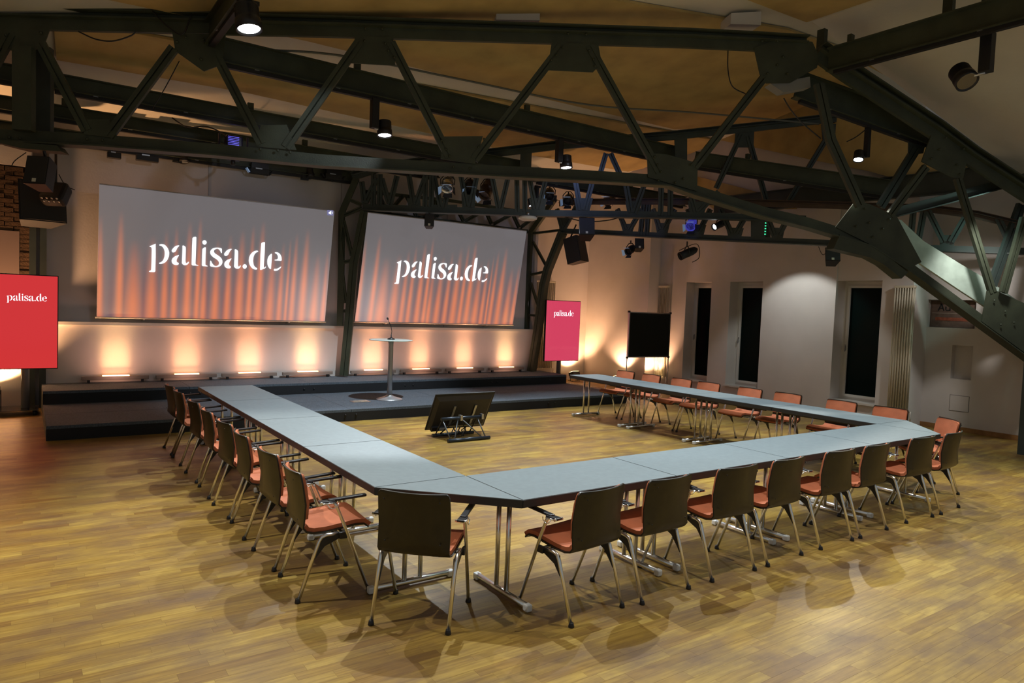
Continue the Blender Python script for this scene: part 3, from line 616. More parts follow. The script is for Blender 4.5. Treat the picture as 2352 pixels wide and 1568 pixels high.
webs(T1, NF1, [[(2.680,9.320,3.517),(2.830,9.214,2.832)], [(2.662,9.332,2.685),(2.804,9.232,2.726)], [(2.672,9.325,2.555),(2.751,9.270,1.879)], [(2.683,9.317,1.718),(2.776,9.252,1.723)], [(2.670,9.326,3.620),(2.972,9.114,3.790)], [(2.712,9.297,3.967),(2.964,9.120,3.850)]], .07, STEEL, 'lacing_bar')
webs(T1, NF1, [[(2.961,9.122,4.306),(3.013,9.085,3.869)], [(3.207,8.949,4.386),(3.027,9.076,3.887)], [(3.156,8.985,4.461),(3.156,8.985,3.833)], [(3.255,8.915,4.465),(3.263,8.910,3.838)], [(3.285,8.894,4.381),(3.410,8.806,3.905)], [(3.532,8.721,4.444),(3.432,8.790,3.872)], [(3.722,8.587,4.487),(3.816,8.521,3.890)], [(4.006,8.387,4.500),(3.844,8.501,3.891)], [(3.999,8.392,4.500),(4.002,8.390,3.855)], [(4.098,8.323,4.505),(4.101,8.320,3.860)], [(4.126,8.303,4.506),(4.257,8.211,3.867)], [(4.436,8.085,4.589),(4.315,8.170,3.844)],
  [(4.549,8.006,4.612),(4.683,7.911,3.896)], [(4.858,7.788,4.695),(4.740,7.871,3.881)], [(5.034,7.664,4.737),(5.202,7.546,3.877)], [(5.357,7.437,4.607),(5.238,7.521,3.879)], [(5.477,7.353,4.612),(5.509,7.330,3.831)], [(5.605,7.263,4.601),(5.637,7.240,3.837)], [(5.669,7.218,4.595),(5.806,7.122,3.897)], [(5.968,7.008,4.575),(5.849,7.092,3.890)], [(6.423,6.688,4.528),(6.544,6.603,3.914)], [(6.721,6.478,4.525),(6.609,6.557,3.909)], [(6.915,6.342,5.047),(6.813,6.414,4.546)], [(6.985,6.293,5.051),(7.188,6.150,4.564)], [(7.246,6.109,4.523),(7.362,6.028,3.901)], [(7.573,5.880,4.513),(7.412,5.992,3.895)], [(7.834,5.696,4.551),(7.847,5.687,3.863)], [(7.982,5.592,4.558),(8.003,5.577,3.871)], [(8.285,5.379,4.443),(8.419,5.284,3.951)], [(8.770,5.038,4.380),(8.462,5.255,3.953)]], .10, STEEL2)
for g in ([(4.591,7.976,4.133),(4.818,7.816,4.126),(4.813,7.820,3.833),(4.613,7.960,3.841)], [(5.692,7.202,4.107),(5.983,6.997,4.112),(5.951,7.020,3.818),(5.751,7.160,3.825)], [(6.423,6.688,4.141),(6.735,6.469,4.156),(6.675,6.511,3.834),(6.483,6.646,3.843)], [(7.261,6.098,4.120),(7.531,5.909,4.133),(7.471,5.951,3.837),(7.315,6.061,3.847)], [(8.282,5.381,4.168),(8.609,5.151,4.166),(8.536,5.202,3.870),(8.337,5.342,3.878)], [(5.525,7.319,5.102),(5.709,7.190,5.111),(5.708,7.190,4.709),(5.524,7.320,4.700)], [(7.999,5.580,5.542),(8.212,5.430,5.509),(8.243,5.408,4.767),(8.059,5.538,4.759)], [(3.706,8.598,4.014),(3.919,8.448,4.024),(3.931,8.440,3.826),(3.732,8.580,3.826)], [(4.064,8.346,3.901),(4.526,8.022,3.923),(4.530,8.019,3.785),(4.068,8.344,3.764)]):
    gusset(T1, g, NF1, .03, STEEL2)

NF1R = Vector((0.567,0.824,0.000))
chord(T1, 'top_chord', [(8.062,5.535,5.374),(9.366,4.638,5.601),(10.464,3.882,5.808),(10.926,3.564,5.874)], NF1R, top_prof(.8, .16), STEEL2)
gusset(T1, [(10.401,3.925,5.780),(10.800,3.651,5.816),(10.789,3.658,5.474),(10.446,3.894,5.458)], NF1R, .03, STEEL2)
webs(T1, NF1R, [[(10.494,3.861,5.494),(9.887,4.279,4.134)], [(9.098,4.822,5.511),(8.738,5.070,4.448)], [(9.213,4.743,5.499),(9.573,4.495,4.231)]], .10, STEEL2)
gusset(T1, [(9.009,4.883,5.592),(9.308,4.677,5.606),(9.309,4.677,5.282),(8.995,4.893,5.266)], NF1R, .03, STEEL2)
T2 = thing('roof_truss', 'long steel truss running out from the column beside the right display', 'roof truss', (7.75, 9.6, .39))
chord(T2, 'bottom_chord', [(7.800,8.789,3.724),(8.168,7.796,3.654),(8.951,5.681,3.493),(9.832,3.301,3.319),(10.421,1.710,3.190),(10.873,0.488,3.122),(10.968,0.231,3.098)], NF2, low_prof(.9, .10), STEEL2)
chord(T2, 'top_chord', [(7.781,8.840,4.337),(7.964,8.346,4.351),(8.938,5.716,4.207),(9.818,3.337,4.004),(10.398,1.771,3.856),(10.629,1.146,3.724),(10.834,0.592,3.530),(10.961,0.249,3.420)], NF2, top_prof(.6, .13), mat('rust_brown_steel', (.06, .038, .026), .6, noise=.2, nscale=4))
MB().sweep([(7.575,9.398,0.393),(7.623,9.267,1.408),(7.661,9.164,2.479),(7.693,9.077,2.844),(7.825,8.723,3.742)], NF2, [(-.09, -.08), (.09, -.08), (.09, .08), (-.09, .08), (-.09, .006), (-.06, .006), (-.06, -.006), (-.09, -.006)]).build('column_inner_flange', STEEL, T2)
MB().sweep([(7.505,9.587,1.412),(7.502,9.593,2.632),(7.506,9.583,3.727),(7.629,9.252,4.152),(7.736,8.961,4.538)], NF2, [(-.05, -.06), (.05, -.06), (.05, .06), (-.05, .06)]).build('column_wall_flange', STEEL, T2)
webs(T2, NF2, [[(7.536,9.503,3.526),(7.679,9.116,2.937)], [(7.523,9.538,2.727),(7.660,9.168,2.802)], [(7.530,9.518,2.537),(7.618,9.280,1.954)], [(7.526,9.530,1.754),(7.618,9.282,1.744)], [(7.533,9.512,3.725),(7.811,8.759,3.784)]], .055, STEEL, 'lacing_bar')
webs(T2, NF2, [[(7.824,8.724,3.763),(7.758,8.904,4.280)], [(7.824,8.724,3.763),(7.944,8.400,4.334)], [(8.306,7.424,4.204),(8.388,7.202,3.733)], [(8.510,6.872,4.176),(8.417,7.123,3.730)], [(8.523,6.838,4.269),(8.510,6.873,3.599)], [(8.565,6.723,4.262),(8.559,6.738,3.595)], [(8.602,6.623,4.163),(8.666,6.451,3.708)], [(8.774,6.159,4.140),(8.693,6.376,3.706)], [(8.874,5.889,4.126),(8.935,5.724,3.657)], [(9.042,5.434,4.103),(8.967,5.636,3.654)], [(9.115,5.238,4.093),(9.201,5.004,3.590)], [(9.319,4.686,4.065),(9.232,4.922,3.588)], [(9.416,4.423,4.052),(9.492,4.217,3.533)], [(9.589,3.957,3.944),(9.524,4.133,3.530)], [(10.310,2.009,3.890),(10.303,2.028,3.317)], [(10.366,1.859,3.883),(10.345,1.914,3.315)], [(10.388,1.797,3.888),(10.481,1.548,3.337)], [(10.577,1.286,3.745),(10.516,1.452,3.335)], [(10.738,0.851,3.726),(10.809,0.660,3.274)]], .10, STEEL2)
for g in ([(8.341,7.328,3.872),(8.458,7.011,3.860),(8.440,7.061,3.671),(8.367,7.258,3.677)], [(8.625,6.561,3.861),(8.739,6.254,3.849),(8.723,6.297,3.592),(8.647,6.502,3.616)], [(8.893,5.837,3.806),(9.016,5.504,3.784),(8.995,5.560,3.526),(8.917,5.771,3.541)], [(9.162,5.110,3.717),(9.284,4.780,3.688),(9.265,4.833,3.463),(9.185,5.049,3.486)], [(9.461,4.303,3.689),(9.558,4.040,3.662),(9.546,4.072,3.394),(9.483,4.242,3.415)], [(10.460,1.603,3.459),(10.527,1.423,3.454),(10.536,1.398,3.215),(10.460,1.603,3.233)], [(7.781,8.841,4.123),(7.863,8.619,4.113),(7.855,8.642,3.658),(7.797,8.798,3.663)], [(9.331,4.653,3.891),(9.428,4.391,3.879),(9.437,4.366,3.400),(9.340,4.629,3.424)]):
    gusset(T2, g, NF2, .03, STEEL2)

T0 = thing('roof_truss', 'left steel truss seen end-on above the left display', 'roof truss', (-2.35, 9.5, 0))
for x in (-2.42, -2.28): MB().span((x - .05, 9.46, 0), (x + .04, 9.58, 3.9)).build('column_flange', STEEL2, T0)
N0 = Vector((1, 0, 0))
chord(T0, 'bottom_chord', [(-2.35, 9.4, 3.8), (-2.35, 6.9, 3.8)], N0, low_prof(.9, .12), STEEL2)
chord(T0, 'top_chord', [(-2.35, 9.5, 4.3), (-2.35, 6.9, 4.75)], N0, top_prof(.8, .16), STEEL2)
webs(T0, N0, [[(-2.35, 9.3, 3.9), (-2.35, 8.7, 4.45)], [(-2.35, 8.7, 4.45), (-2.35, 8.1, 3.9)], [(-2.35, 8.1, 3.9), (-2.35, 7.5, 4.6)], [(-2.35, 7.5, 4.6), (-2.35, 7.0, 3.9)]], .1, STEEL2)

# lattice girder over the right projection screen
LG = thing('lattice_girder', 'thin dark lattice girder running above the right projection screen', 'girder', (5, 9.3, 3.6))
NY_ = Vector((0, 1, 0))
chord(LG, 'bottom_chord', [(3.194,9.300,3.718),(5.066,9.300,3.722),(7.208,9.300,3.712)], NY_, [(-.03, -.03), (.03, -.03), (.03, .06), (-.03, .06)])
chord(LG, 'top_chord', [(3.124,9.300,4.148),(5.047,9.300,4.202),(7.560,9.300,4.170)], NY_, [(-.03, -.03), (.03, -.03), (.03, .03), (-.03, .03)])
webs(LG, NY_, [[(3.410,9.300,4.131),(3.616,9.300,3.746)], [(3.949,9.300,4.162),(3.616,9.300,3.746)], [(4.050,9.300,4.156),(4.299,9.300,3.746)], [(5.090,9.300,3.942),(4.320,9.300,3.748)], [(4.725,9.300,4.164),(4.770,9.300,3.804)], [(5.321,9.300,3.967),(5.452,9.300,3.789)], [(5.876,9.300,4.028),(5.485,9.300,3.793)], [(6.052,9.300,4.027),(6.192,9.300,3.806)], [(6.737,9.300,4.081),(6.251,9.300,3.812)], [(6.774,9.300,4.085),(6.962,9.300,3.801)], [(7.370,9.300,4.067),(7.013,9.300,3.806)]], .07, STEEL, 'lacing_bar')

# purlins
def ibeam_prof(h, w=.14): a = w / 2; return [(-a, 0), (a, 0), (a, .015), (.012, .02), (.012, h - .02), (a, h - .015), (a, h), (-a, h), (-a, h - .015), (-.012, h - .02), (-.012, .02), (-a, .015)]
def purlin(p, q, h, label, track=True, stubs=(), m=STEEL):
    p = Vector(p); q = Vector(q); d = (q - p).normalized(); n = Vector((-d.y, d.x, 0)).normalized()
    if abs(d.x) > abs(d.y) and n.y < 0: n = -n
    t = thing('purlin', label, 'roof beam', p)
    MB().sweep([p, q], n, ibeam_prof(h)).build('beam', m, t)
    if track:
        MB().sweep([p + d * .1 + Vector((0, 0, -.05)), q - d * .1 + Vector((0, 0, -.05))], n, [(-.035, 0), (.035, 0), (.035, .05), (-.035, .05)]).build('light_track', BLKM, t)
        L = (q - p).length; k = int(L / 1.1); cm = MB().box((0, 0, 0), (.06, .10, .02)).mesh('track_clip', ALU)
        for i in range(k):
            o = bpy.data.objects.new('track_clip', cm); COL.objects.link(o); o.parent = t; o.location = (q - p) * ((i + .5) / k) + Vector((0, 0, .004)); o.rotation_euler.z = math.atan2(d.y, d.x)
    for s in stubs:
        c = p.lerp(q, s) + Vector((0, 0, h + .05)); MB().box(c, (.09, .06, .12)).build('hanger_lug', m, t)
    return t
purlin((-.55, 5.75, 4.97), (8.5, 5.75, 4.97), .32, 'wide dark beam with lamp track from the great truss to the middle truss', True, (.22, .56))
purlin((-2.3, 7.5, 4.66), (5.85, 7.5, 4.66), .22, 'second dark beam with lamp track behind the great truss', True, (.33,))
purlin((-5.5, 7.5, 4.66), (-2.4, 7.5, 4.66), .22, 'short dark beam at the upper left edge', True)
purlin((-5.5, 8.6, 4.50), (4.4, 8.6, 4.50), .20, 'third dark beam nearer the stage wall', True, (.35, .72))
purlin((-5.5, 9.42, 4.29), (3.0, 9.42, 4.33), .20, 'lowest dark beam close to the stage wall above the left screen', True)
purlin((8.62, 5.60, 4.93), (10.400,2.513,4.207), .30, 'dark beam from the middle truss to the window wall', True, (.3,))
purlin((6.0, 7.5, 4.52), (10.6, 7.5, 4.52), .24, 'dark beam continuing to the pier behind the middle truss', True, (.3, .6))
purlin((-.60, 5.62, 5.12), (-.60, 2.0, 5.15), .30, 'dark beam with lamp track rising to the upper edge left of centre', True)
NK = (7.170,2.011,5.566)
purlin((NK[0], NK[1] - .15, NK[2]), (NK[0], -3.5, NK[2]), .34, 'heavy dark beam with lamp track in the upper right corner', True, (.06, .38))
purlin((7.128,2.384,5.307), (9.324,1.352,4.754), .40, 'sloping beam with lamp track below the right knee of the great truss', True)
e0 = (10.600,6.617,4.406); e1 = (10.600,0.438,3.774)
purlin((10.60, e0[1], 4.25), (10.60, .95, 4.18), .40, 'deep blue grey eaves beam along the window wall', False, (), STEEL2)
MB_ = MB().sweep([(9.0, 5.74, 5.02), (8.5, 5.74, 5.02)], Vector((0, 1, 0)), ibeam_prof(.1))
# upright hangers above the right beam
for k, (px, h) in enumerate((((7.400,2.132,6.376), 1.0), ((7.400,0.348,6.118), 1.0))):
    o = MB().span((px[0] - .045, px[1] - .06, 5.95), (px[0] + .045, px[1] + .06, 6.32)).build('hanger_post', STEEL); tag(o, ('steel hanger post above the right knee of the great truss', 'steel hanger post at the top right edge')[k], 'post')
o = MB().span((9.80, -.10, 0), (9.92, .02, 2.1)).build('steel_post', STEEL2); tag(o, 'dark steel post at the right edge in front of the niche wall', 'post')
gb = MB().prism([(6.477,2.336,5.368),(7.043,2.071,5.528),(7.065,2.060,5.376),(6.674,2.244,5.261)], NM * .18).build('fixing_plate', mat('grey_primer', (.22, .23, .22), .6)); gb.parent = None; tag(gb, 'pale grey fixing plate under the right knee of the great truss', 'plate')
# triangular cheek above the sloping chord
o = MB().prism([(8.223,1.869,5.910),(8.299,1.834,5.798),(9.184,1.418,5.331),(9.150,1.434,5.410),(8.614,1.686,5.750)], NM * .06).build('trim_1', CREAM); o['kind'] = 'structure'

# ================================================================= TRACK LAMPS
def lamp(head, aimd, label, lit=True, s=1.0, drop=None, track_z=None, box_off=(-.13, 0, 0)):
    h = Vector(head); a = Vector(aimd).normalized()
    t = thing('track_spotlight', label, 'spotlight', h)
    bx = h + Vector(box_off) * s; tz = track_z if track_z else h.z + .42 * s
    MB().rbox((bx.x, bx.y, (h.z + tz) / 2 + .02), (.085 * s, .085 * s, max(.1, tz - h.z)), None, .006).build('driver_box', BLKM, t)
    MB().span((bx.x - .05 * s, bx.y - .02, tz - .01), (bx.x + .10 * s, bx.y + .02, tz + .035)).build('adapter', BLK, t)
    MB().tube([bx + Vector((0, 0, .02)), h - a * .02], .014 * s, 8).build('pivot', ALU, t)
    prof = [(.05 * s, -.13 * s), (.078 * s, -.12 * s)]
    for k in range(5): prof += [(.082 * s, (-.11 + k * .016) * s), (.074 * s, (-.103 + k * .016) * s)]
    prof += [(.086 * s, -.02 * s), (.088 * s, .05 * s), (.080 * s, .052 * s), (.074 * s, .03 * s)]
    hd = MB().lathe(prof, h, 24, a).build('lamp_head', BLK, t)
    MB().lathe([(.001, .0), (.074 * s, .034 * s), (.074 * s, .036 * s), (.001, .036 * s)] if lit else [(.02 * s, -.005 * s), (.045 * s, .005 * s), (.074 * s, .04 * s), (.072 * s, .041 * s)], h, 24, a).build('lens' if lit else 'reflector', LENS_ON if lit else LENS_OFF, hd)
    if not lit: MB().lathe([(.022 * s, -.008 * s), (.022 * s, -.002 * s)], h, 16, a).build('led_chip', mat('phosphor', (.6, .45, .06), .5), hd)
    return t
lamp((-.60, 3.72, 4.82), (.1, -.2, -1), 'large lit track spotlight at the upper edge left of centre', True, 1.55, track_z=5.10, box_off=(.0, .12, 0))
lamp((1.90, 5.75, 4.49), (.0, -.15, -1), 'lit track spotlight hanging over the lectern side of the room', True, 1.3, track_z=4.93)
lamp((5.43, 5.75, 4.52), (0, -.15, -1), 'lit track spotlight in front of the truss left of the small gusset', True, 1.3, track_z=4.93)
LR = (8.191,1.885,4.482); lamp(LR, (-.35, -.15, -1), 'lit track spotlight under the right knee of the great truss', True, .9, track_z=(8.282,1.842,4.989)[2], box_off=(.16, -.05, 0))
lamp((7.5, .14, 5.13), (-.45, -.75, -1), 'unlit track spotlight showing its reflector at the top right', False, 1.6, track_z=5.62, box_off=(.0, -.15, 0))
lamp((5.95, 7.45, 4.05), (.1, -.2, -1), 'small lit spotlight among the stage lanterns under the middle truss', True, .9, track_z=4.4, box_off=(.12, 0, 0))
lamp((-0.241,9.420,4.301), (.1, -.3, -1), 'small unlit spotlight above the left screen, left one of two', False, 1.0, track_z=4.24)
lamp((2.014,9.420,4.342), (.1, -.3, -1), 'small unlit spotlight above the left screen, right one of two', False, 1.0, track_z=4.24)

# ================================================================= STAGE LANTERNS
def par(c, d, label, shell=BLK, L=.30, r=.10, doors=True, top=None, glow=None):
    c = Vector(c); d = Vector(d).normalized(); t = thing('stage_lantern', label, 'stage light', c)
    prof = [(r * .35, -L * .62), (r * .8, -L * .5), (r, -L * .3), (r, -L * .12), (r * 1.04, -L * .1), (r * 1.04, -L * .06), (r, -L * .04), (r, L * .3), (r * 1.06, L * .32), (r * 1.06, L * .4), (r * .9, L * .4), (r * .85, L * .3)]
    b = MB().lathe(prof, c, 20, d).build('housing', shell, t)
    MB().lathe([(.001, L * .28), (r * .86, L * .29), (r * .86, L * .3), (.001, L * .3)], c, 20, d).build('lens', glow or mat('dark_lens', (.03, .03, .05), .1), b)
    x = d.cross(Vector((0, 0, 1))).normalized(); u = x.cross(d)
    tp = c + Vector((0, 0, (top - c.z) if top else r * 2.2))
    y = MB(); y.tube([c + x * r * 1.15, c + x * r * 1.2 + Vector((0, 0, r * .9)), Vector((c.x, c.y, c.z + r * 1.7)) + x * r * .5, Vector((c.x, c.y, c.z + r * 1.7)) - x * r * .5, c - x * r * 1.2 + Vector((0, 0, r * .9)), c - x * r * 1.15], .011, 8); y.build('yoke', BLKM, t)
    MB().tube([Vector((c.x, c.y, c.z + r * 1.7)), tp], .014, 8).build('hanger', BLKM, t)
    if doors:
        f = c + d * L * .4
        for q, sgn in ((x, 1), (x, -1), (u, 1), (u, -1)):
            o_ = u if q is x else x; a = f + q * sgn * r; e = a + (d * .8 + q * sgn * .6) * r * .7
            MB().prism([a + o_ * r * .6, a - o_ * r * .8, e - o_ * r * .85, e + o_ * r * .85], q * .003).build('barn_door', PALEBL if sgn > 0 else BLKM, t)
    return t
par((4.280,8.000,4.284), (-.35, -.5, -.75), 'chrome parcan lantern with pale barn doors under the great truss', CHROME, .32, .115, True, 4.3)
par((4.802,8.000,4.300), (-.3, -.6, -.7), 'black parcan lantern right of the chrome one', BLK, .34, .115, True, 4.3)
par((5.198,8.000,4.299), (-.5, -.2, -.8), 'large boxy black lantern with a brown reflection right of the parcans', mat('black_painted_reflection', (.05, .025, .015), .35), .42, .13, True, 4.3)  # black housing, brown reflection put into its colour
par((6.820,8.000,4.411), (-.4, -.6, -.6), 'black lantern with pale lit doors left of the small lit spotlight', BLK, .32, .105, True, 4.3)
par((7.351,8.000,4.362), (-.6, -.5, -.5), 'black lantern just left of the small lit spotlight', BLK, .3, .10, True, 4.3)
par((8.587,8.000,4.510), (-.8, -.3, -.5), 'black lantern with wide doors right of the small lit spotlight', BLK, .34, .11, True, 4.3)
par((8.906,5.802,3.805), (-.7, -.4, -.5), 'blue lit lantern above the gap between the first windows', BLUEGLOW, .32, .10, True, 3.9)
par((9.111,5.247,3.775), (-1, .1, -.45), 'lantern with small bright white lens above the second window', BLK, .40, .07, False, 3.9, LENS_ON)
par((8.432,7.082,3.289), (-.9, -.2, -.5), 'small black fresnel lantern hanging above the pinboard', BLKM, .28, .085, True, 3.5)
par((8.881,5.869,3.197), (-.9, .35, -.45), 'black profile lantern hanging left of the first window', BLKM, .42, .085, False, 3.45)
# moving head above the left screen
mp = (0.258,8.000,4.432); mh = thing('moving_light', 'blue lit moving head stage light above the left screen', 'stage light', mp)
MB().rbox(mp, (.26, .2, .22), None, .03).build('head', mat('dark_blue_black', (.02, .02, .06), .25), mh)
fn = MB()
for k in range(7): fn.box(Vector(mp) + Vector((-.02, -.103, -.075 + k * .025)), (.17, .010, .006))
fn.build('blue_glint', mat('blue_glint', (.1, .1, .6), .3, emit=(.16, .14, .95), es=1), mh)  # glints of blue light modelled as glowing bars
MB().tube([Vector(mp) + Vector((-.22, 0, .12)), Vector(mp) + Vector((-.22, 0, -.14)), Vector(mp) + Vector((-.08, 0, -.28)), Vector(mp) + Vector((.08, 0, -.28)), Vector(mp) + Vector((.22, 0, -.14)), Vector(mp) + Vector((.22, 0, .12))], .018, 8).build('yoke', mat('dark_blue_steel', (.03, .03, .06), .3), mh)
MB().tube([Vector(mp) + Vector((0, 0, -.28)), Vector(mp) + Vector((0, 0, -.36))], .035, 10).build('base', BLK, mh)
MB().tube([Vector(mp) + Vector((0, 0, .1)), Vector((mp[0], 8.6, 4.47))], .016, 8).build('hanger', BLK, mh)
# small flood panels
for k, (p, lb) in enumerate((((-1.321,9.300,4.183), 'smallest flat black fixture above the left screen'), ((-0.831,9.300,4.208), 'flat black flood fixture above the left end of the left screen'), ((1.026,9.300,4.252), 'black flood fixture with open doors above the middle of the left screen'), ((2.434,9.300,4.350), 'black flood fixture with open doors above the right end of the left screen'))):
    t = thing('flood_light', lb, 'stage light', p); wd = .20 if k == 0 else .34
    MB().rbox(p, (wd, .12, .10), None, .008).build('housing', BLKM, t)
    MB().span((p[0] - wd * .25, p[1] - .065, p[2] + .035), (p[0] + wd * .1, p[1] - .058, p[2] + .055)).build('label_plate', ALU, t)
    MB().tube([Vector(p) + Vector((0, 0, .05)), (p[0], p[1] + .06, 4.26)], .012, 6).build('hanger', BLK, t)
    if k > 1:
        MB().box(Vector(p) + Vector((0, -.02, .10)), (wd * .9, .06, .10)).build('lamp_block', BLK, t)
        for s in (-1, 1): MB().box(Vector(p) + Vector((s * wd * .62, 0, .0)), (.02, .10, .09), Matrix.Rotation(R(35 * s), 3, 'Y')).build('barn_door', PALEBL if (s < 0 and k == 2) else BLKM, t)
o = MB()
rc = (5.684,7.207,3.702); t = thing('ceiling_disc', 'white round ceiling disc hanging from the middle truss', 'ceiling fitting', rc)
MB().lathe([(.04, .05), (.16, .045), (.19, .02), (.185, -.01), (.13, -.035), (.01, -.04)][::-1], rc, 28).build('cover', TRIMW, t)
MB().tube([Vector(rc) + Vector((0, 0, .05)), Vector(rc) + Vector((0, 0, .12))], .05, 12).build('bracket', ALU, t)

# ================================================================= LOUDSPEAKERS
def speaker(c, size, rz, tilt, label, top=None, badge=True):
    c = Vector(c); t = thing('loudspeaker', label, 'loudspeaker', c); Rm = Matrix.Rotation(rz, 3, 'Z') @ Matrix.Rotation(tilt, 3, 'X')
    w_, d_, h_ = size
    v = MB(); k = [(-w_ / 2, -d_ / 2), (w_ / 2, -d_ / 2), (w_ * .32, d_ / 2), (-w_ * .32, d_ / 2)]
    v.prism([c + Rm @ Vector((x, y, -h_ / 2)) for x, y in k], Rm @ Vector((0, 0, h_))); v.build('cabinet', BLKM, t)
    MB().rbox(c + Rm @ Vector((0, -d_ / 2 - .006, 0)), (w_ * .94, .014, h_ * .95), Rm, .005).build('grille', mat('speaker_grille', (.018, .018, .018), .6, bump=.4, bscale=500), t)
    if badge: MB().box(c + Rm @ Vector((w_ * .0, -d_ / 2 - .016, -h_ * .38)), (.045, .004, .045), Rm).build('badge', mat('badge', (.6, .6, .5), .5), t)
    MB().tube([c + Rm @ Vector((0, d_ * .2, h_ / 2)), Vector((c.x, c.y, top if top else c.z + h_ * .8))], .018, 8).build('bracket', BLK, t)
speaker((4.080,8.335,3.574), (.19, .18, .26), R(-28), R(-12), 'small black loudspeaker hanging in front of the right screen', 3.85)
speaker((7.946,8.395,3.299), (.46, .38, .60), R(25), R(-14), 'large black loudspeaker hanging left of the right display', 3.9, False)
speaker((6.643,6.533,3.531), (.31, .28, .38), R(-35), R(-22), 'black loudspeaker with a square badge above the large one', 3.9)
speaker((9.862,3.218,3.098), (.26, .22, .28), R(-50), R(-25), 'small black loudspeaker hanging over the third window', 3.4)
speaker((8.499,6.901,3.390), (.2, .2, .24), R(-35), R(-20), 'small black loudspeaker beside the fresnel lantern', 3.5)
speaker((-2.354,6.400,3.346), (.26, .26, .36), R(-30), R(-14), 'black loudspeaker with a square badge under the left end of the great truss', 3.72)
speaker((-2.348,9.000,3.226), (.62, .42, .62), R(12), R(-10), 'large dark loudspeaker at the upper left before the brick wall', 3.95, False)
c = (-2.150,8.500,3.355); t = thing('led_flood', 'black box light with a row of small lenses at the upper left', 'stage light', c)
Rm = Matrix.Rotation(R(-30), 3, 'Z') @ Matrix.Rotation(R(-35), 3, 'X')
MB().rbox(c, (.34, .22, .34), Rm, .05).build('housing', BLKM, t)
for k in range(8): MB().lathe([(.001, 0), (.018, 0), (.018, .006), (.001, .006)], Vector(c) + Rm @ Vector((-.10 + (k % 4) * .07, -.10 + (k // 4) * .07, -.173)), 10, Rm @ Vector((0, 0, -1))).build('lens', LENS_OFF, t)
MB().tube([c, (c[0], c[1] + .1, 4.05)], .02, 8).build('bracket', BLK, t)

# rack with status lights on the window side truss
q = [(9.392,4.490,3.815),(9.441,4.356,3.810),(9.448,4.337,3.434),(9.399,4.470,3.437)]; t = thing('equipment_rack', 'dark equipment box with tiny green status lights on the window side truss', 'equipment', q[3])
MB().prism(q, NF2 * .25).build('case', BLKM, t)
lg = MB()
for k in range(5):
    p = Vector((9.433,4.378,3.776)) + Vector((0, 0, -.055 * k)); lg.box(p - NF2 * .01, (.018, .018, .018))
lg.build('status_light', mat('green_led', (0, .3, .1), .5, emit=(.05, .9, .35), es=2), t)

# ================================================================= DISPLAYS
def display(cx, y, zb, zt, wd, base_y, rz, label, col, base_z=0, left=True):
    t = thing('display_stand', label, 'display', (cx, base_y, base_z)); h = zt - zb
    MB().rbox((cx, y, (zb + zt) / 2), (wd, .05, h), None, .006).build('bezel', REDBEZEL, t)
    m = mat('screen_' + ('red' if left else 'crimson'), (.02, .003, .003), .12, emit=col, es=1)
    s = MB().span((cx - wd / 2 + .012, y - .030, zb + .014), (cx + wd / 2 - .012, y - .0255, zt - .014)).build('screen', m, t)
    W = wd * (.60 if left else .575)
    lettering((cx - wd * (.275 if left else .285), y - .031, zt - h * (.285 if left else .262)), (1, 0, 0), (0, 0, 1), W, s, LETM, .002, .10)
    MB().tube([(cx + (.0), y + .08, base_z + .09), (cx, y + .08, zb + h * .6)], .055, 16).build('column', SILV, t)
    MB().span((cx - .12, y + .02, zb + h * .25), (cx + .12, y + .09, zb + h * .65)).build('mount', BLK, t)
    bw = .60 if left else .44; bx_ = cx - .13 if left else cx + .03
    b = MB().rbox((bx_, base_y, base_z + .085), (bw, .55, .012), None, .004); b.build('base_plate', mat('smoked_glass', (.02, .02, .02), .08), t)
    for sx in (-bw * .42, bw * .42):
        for sy in (-.2, .2): MB().lathe([(.02, .0), (.032, .015), (.032, .05), (.015, .078)], (bx_ + sx, base_y + sy, base_z), 12).build('castor', BLK, t)
    return t
dl = [(-2.122,8.850,2.142), (-2.097,8.850,0.695), (-2.830,8.850,2.108)]
display(dl[1][0] - .42, 8.85, dl[1][2], dl[0][2], .84, 8.9, 0, 'left upright red display on a grey column stand beside the stage', (.62, .030, .034))
dr = [(7.695,9.100,2.137), (8.775,9.100,0.659)]
display((dr[0][0] + dr[1][0]) / 2, 9.10, dr[1][2], dr[0][2], dr[1][0] - dr[0][0], 9.12, 0, 'right upright crimson display on a stand at the right end of the stage', (.64, .055, .115), 0, False)

# uplights on the floor
for k, (x, y, lb) in enumerate(((-2.95, 9.2, 'floor uplight glowing behind the left display'), (9.63, 10.22, 'floor uplight behind the far end of the right tables'), (9.98, 8.95, 'floor uplight under the left side of the pinboard'), (10.3, 7.95, 'floor uplight under the right side of the pinboard'))):
    t = thing('floor_uplight', lb, 'floor light', (x, y, 0))
    Rm = Matrix.Rotation(R(-18), 3, 'X'); zc = .20 if k else .34
    MB().rbox((x, y, zc), (.24, .20, .10), Rm, .012).build('housing', BLKM, t)
    MB().box(Vector((x, y, zc)) + Rm @ Vector((0, 0, .052)), (.20, .16, .006), Rm).build('lens', mat('uplight_lens', (1, .8, .5), .4, emit=(1, .62, .28), es=14), t)
    for s in (-.125, .125): MB().tube([(x + s, y, zc), (x + s, y, .01), (x + s, y - .1, .01), (x + s, y + .1, .01)], .008, 6).build('bracket', BLK, t)

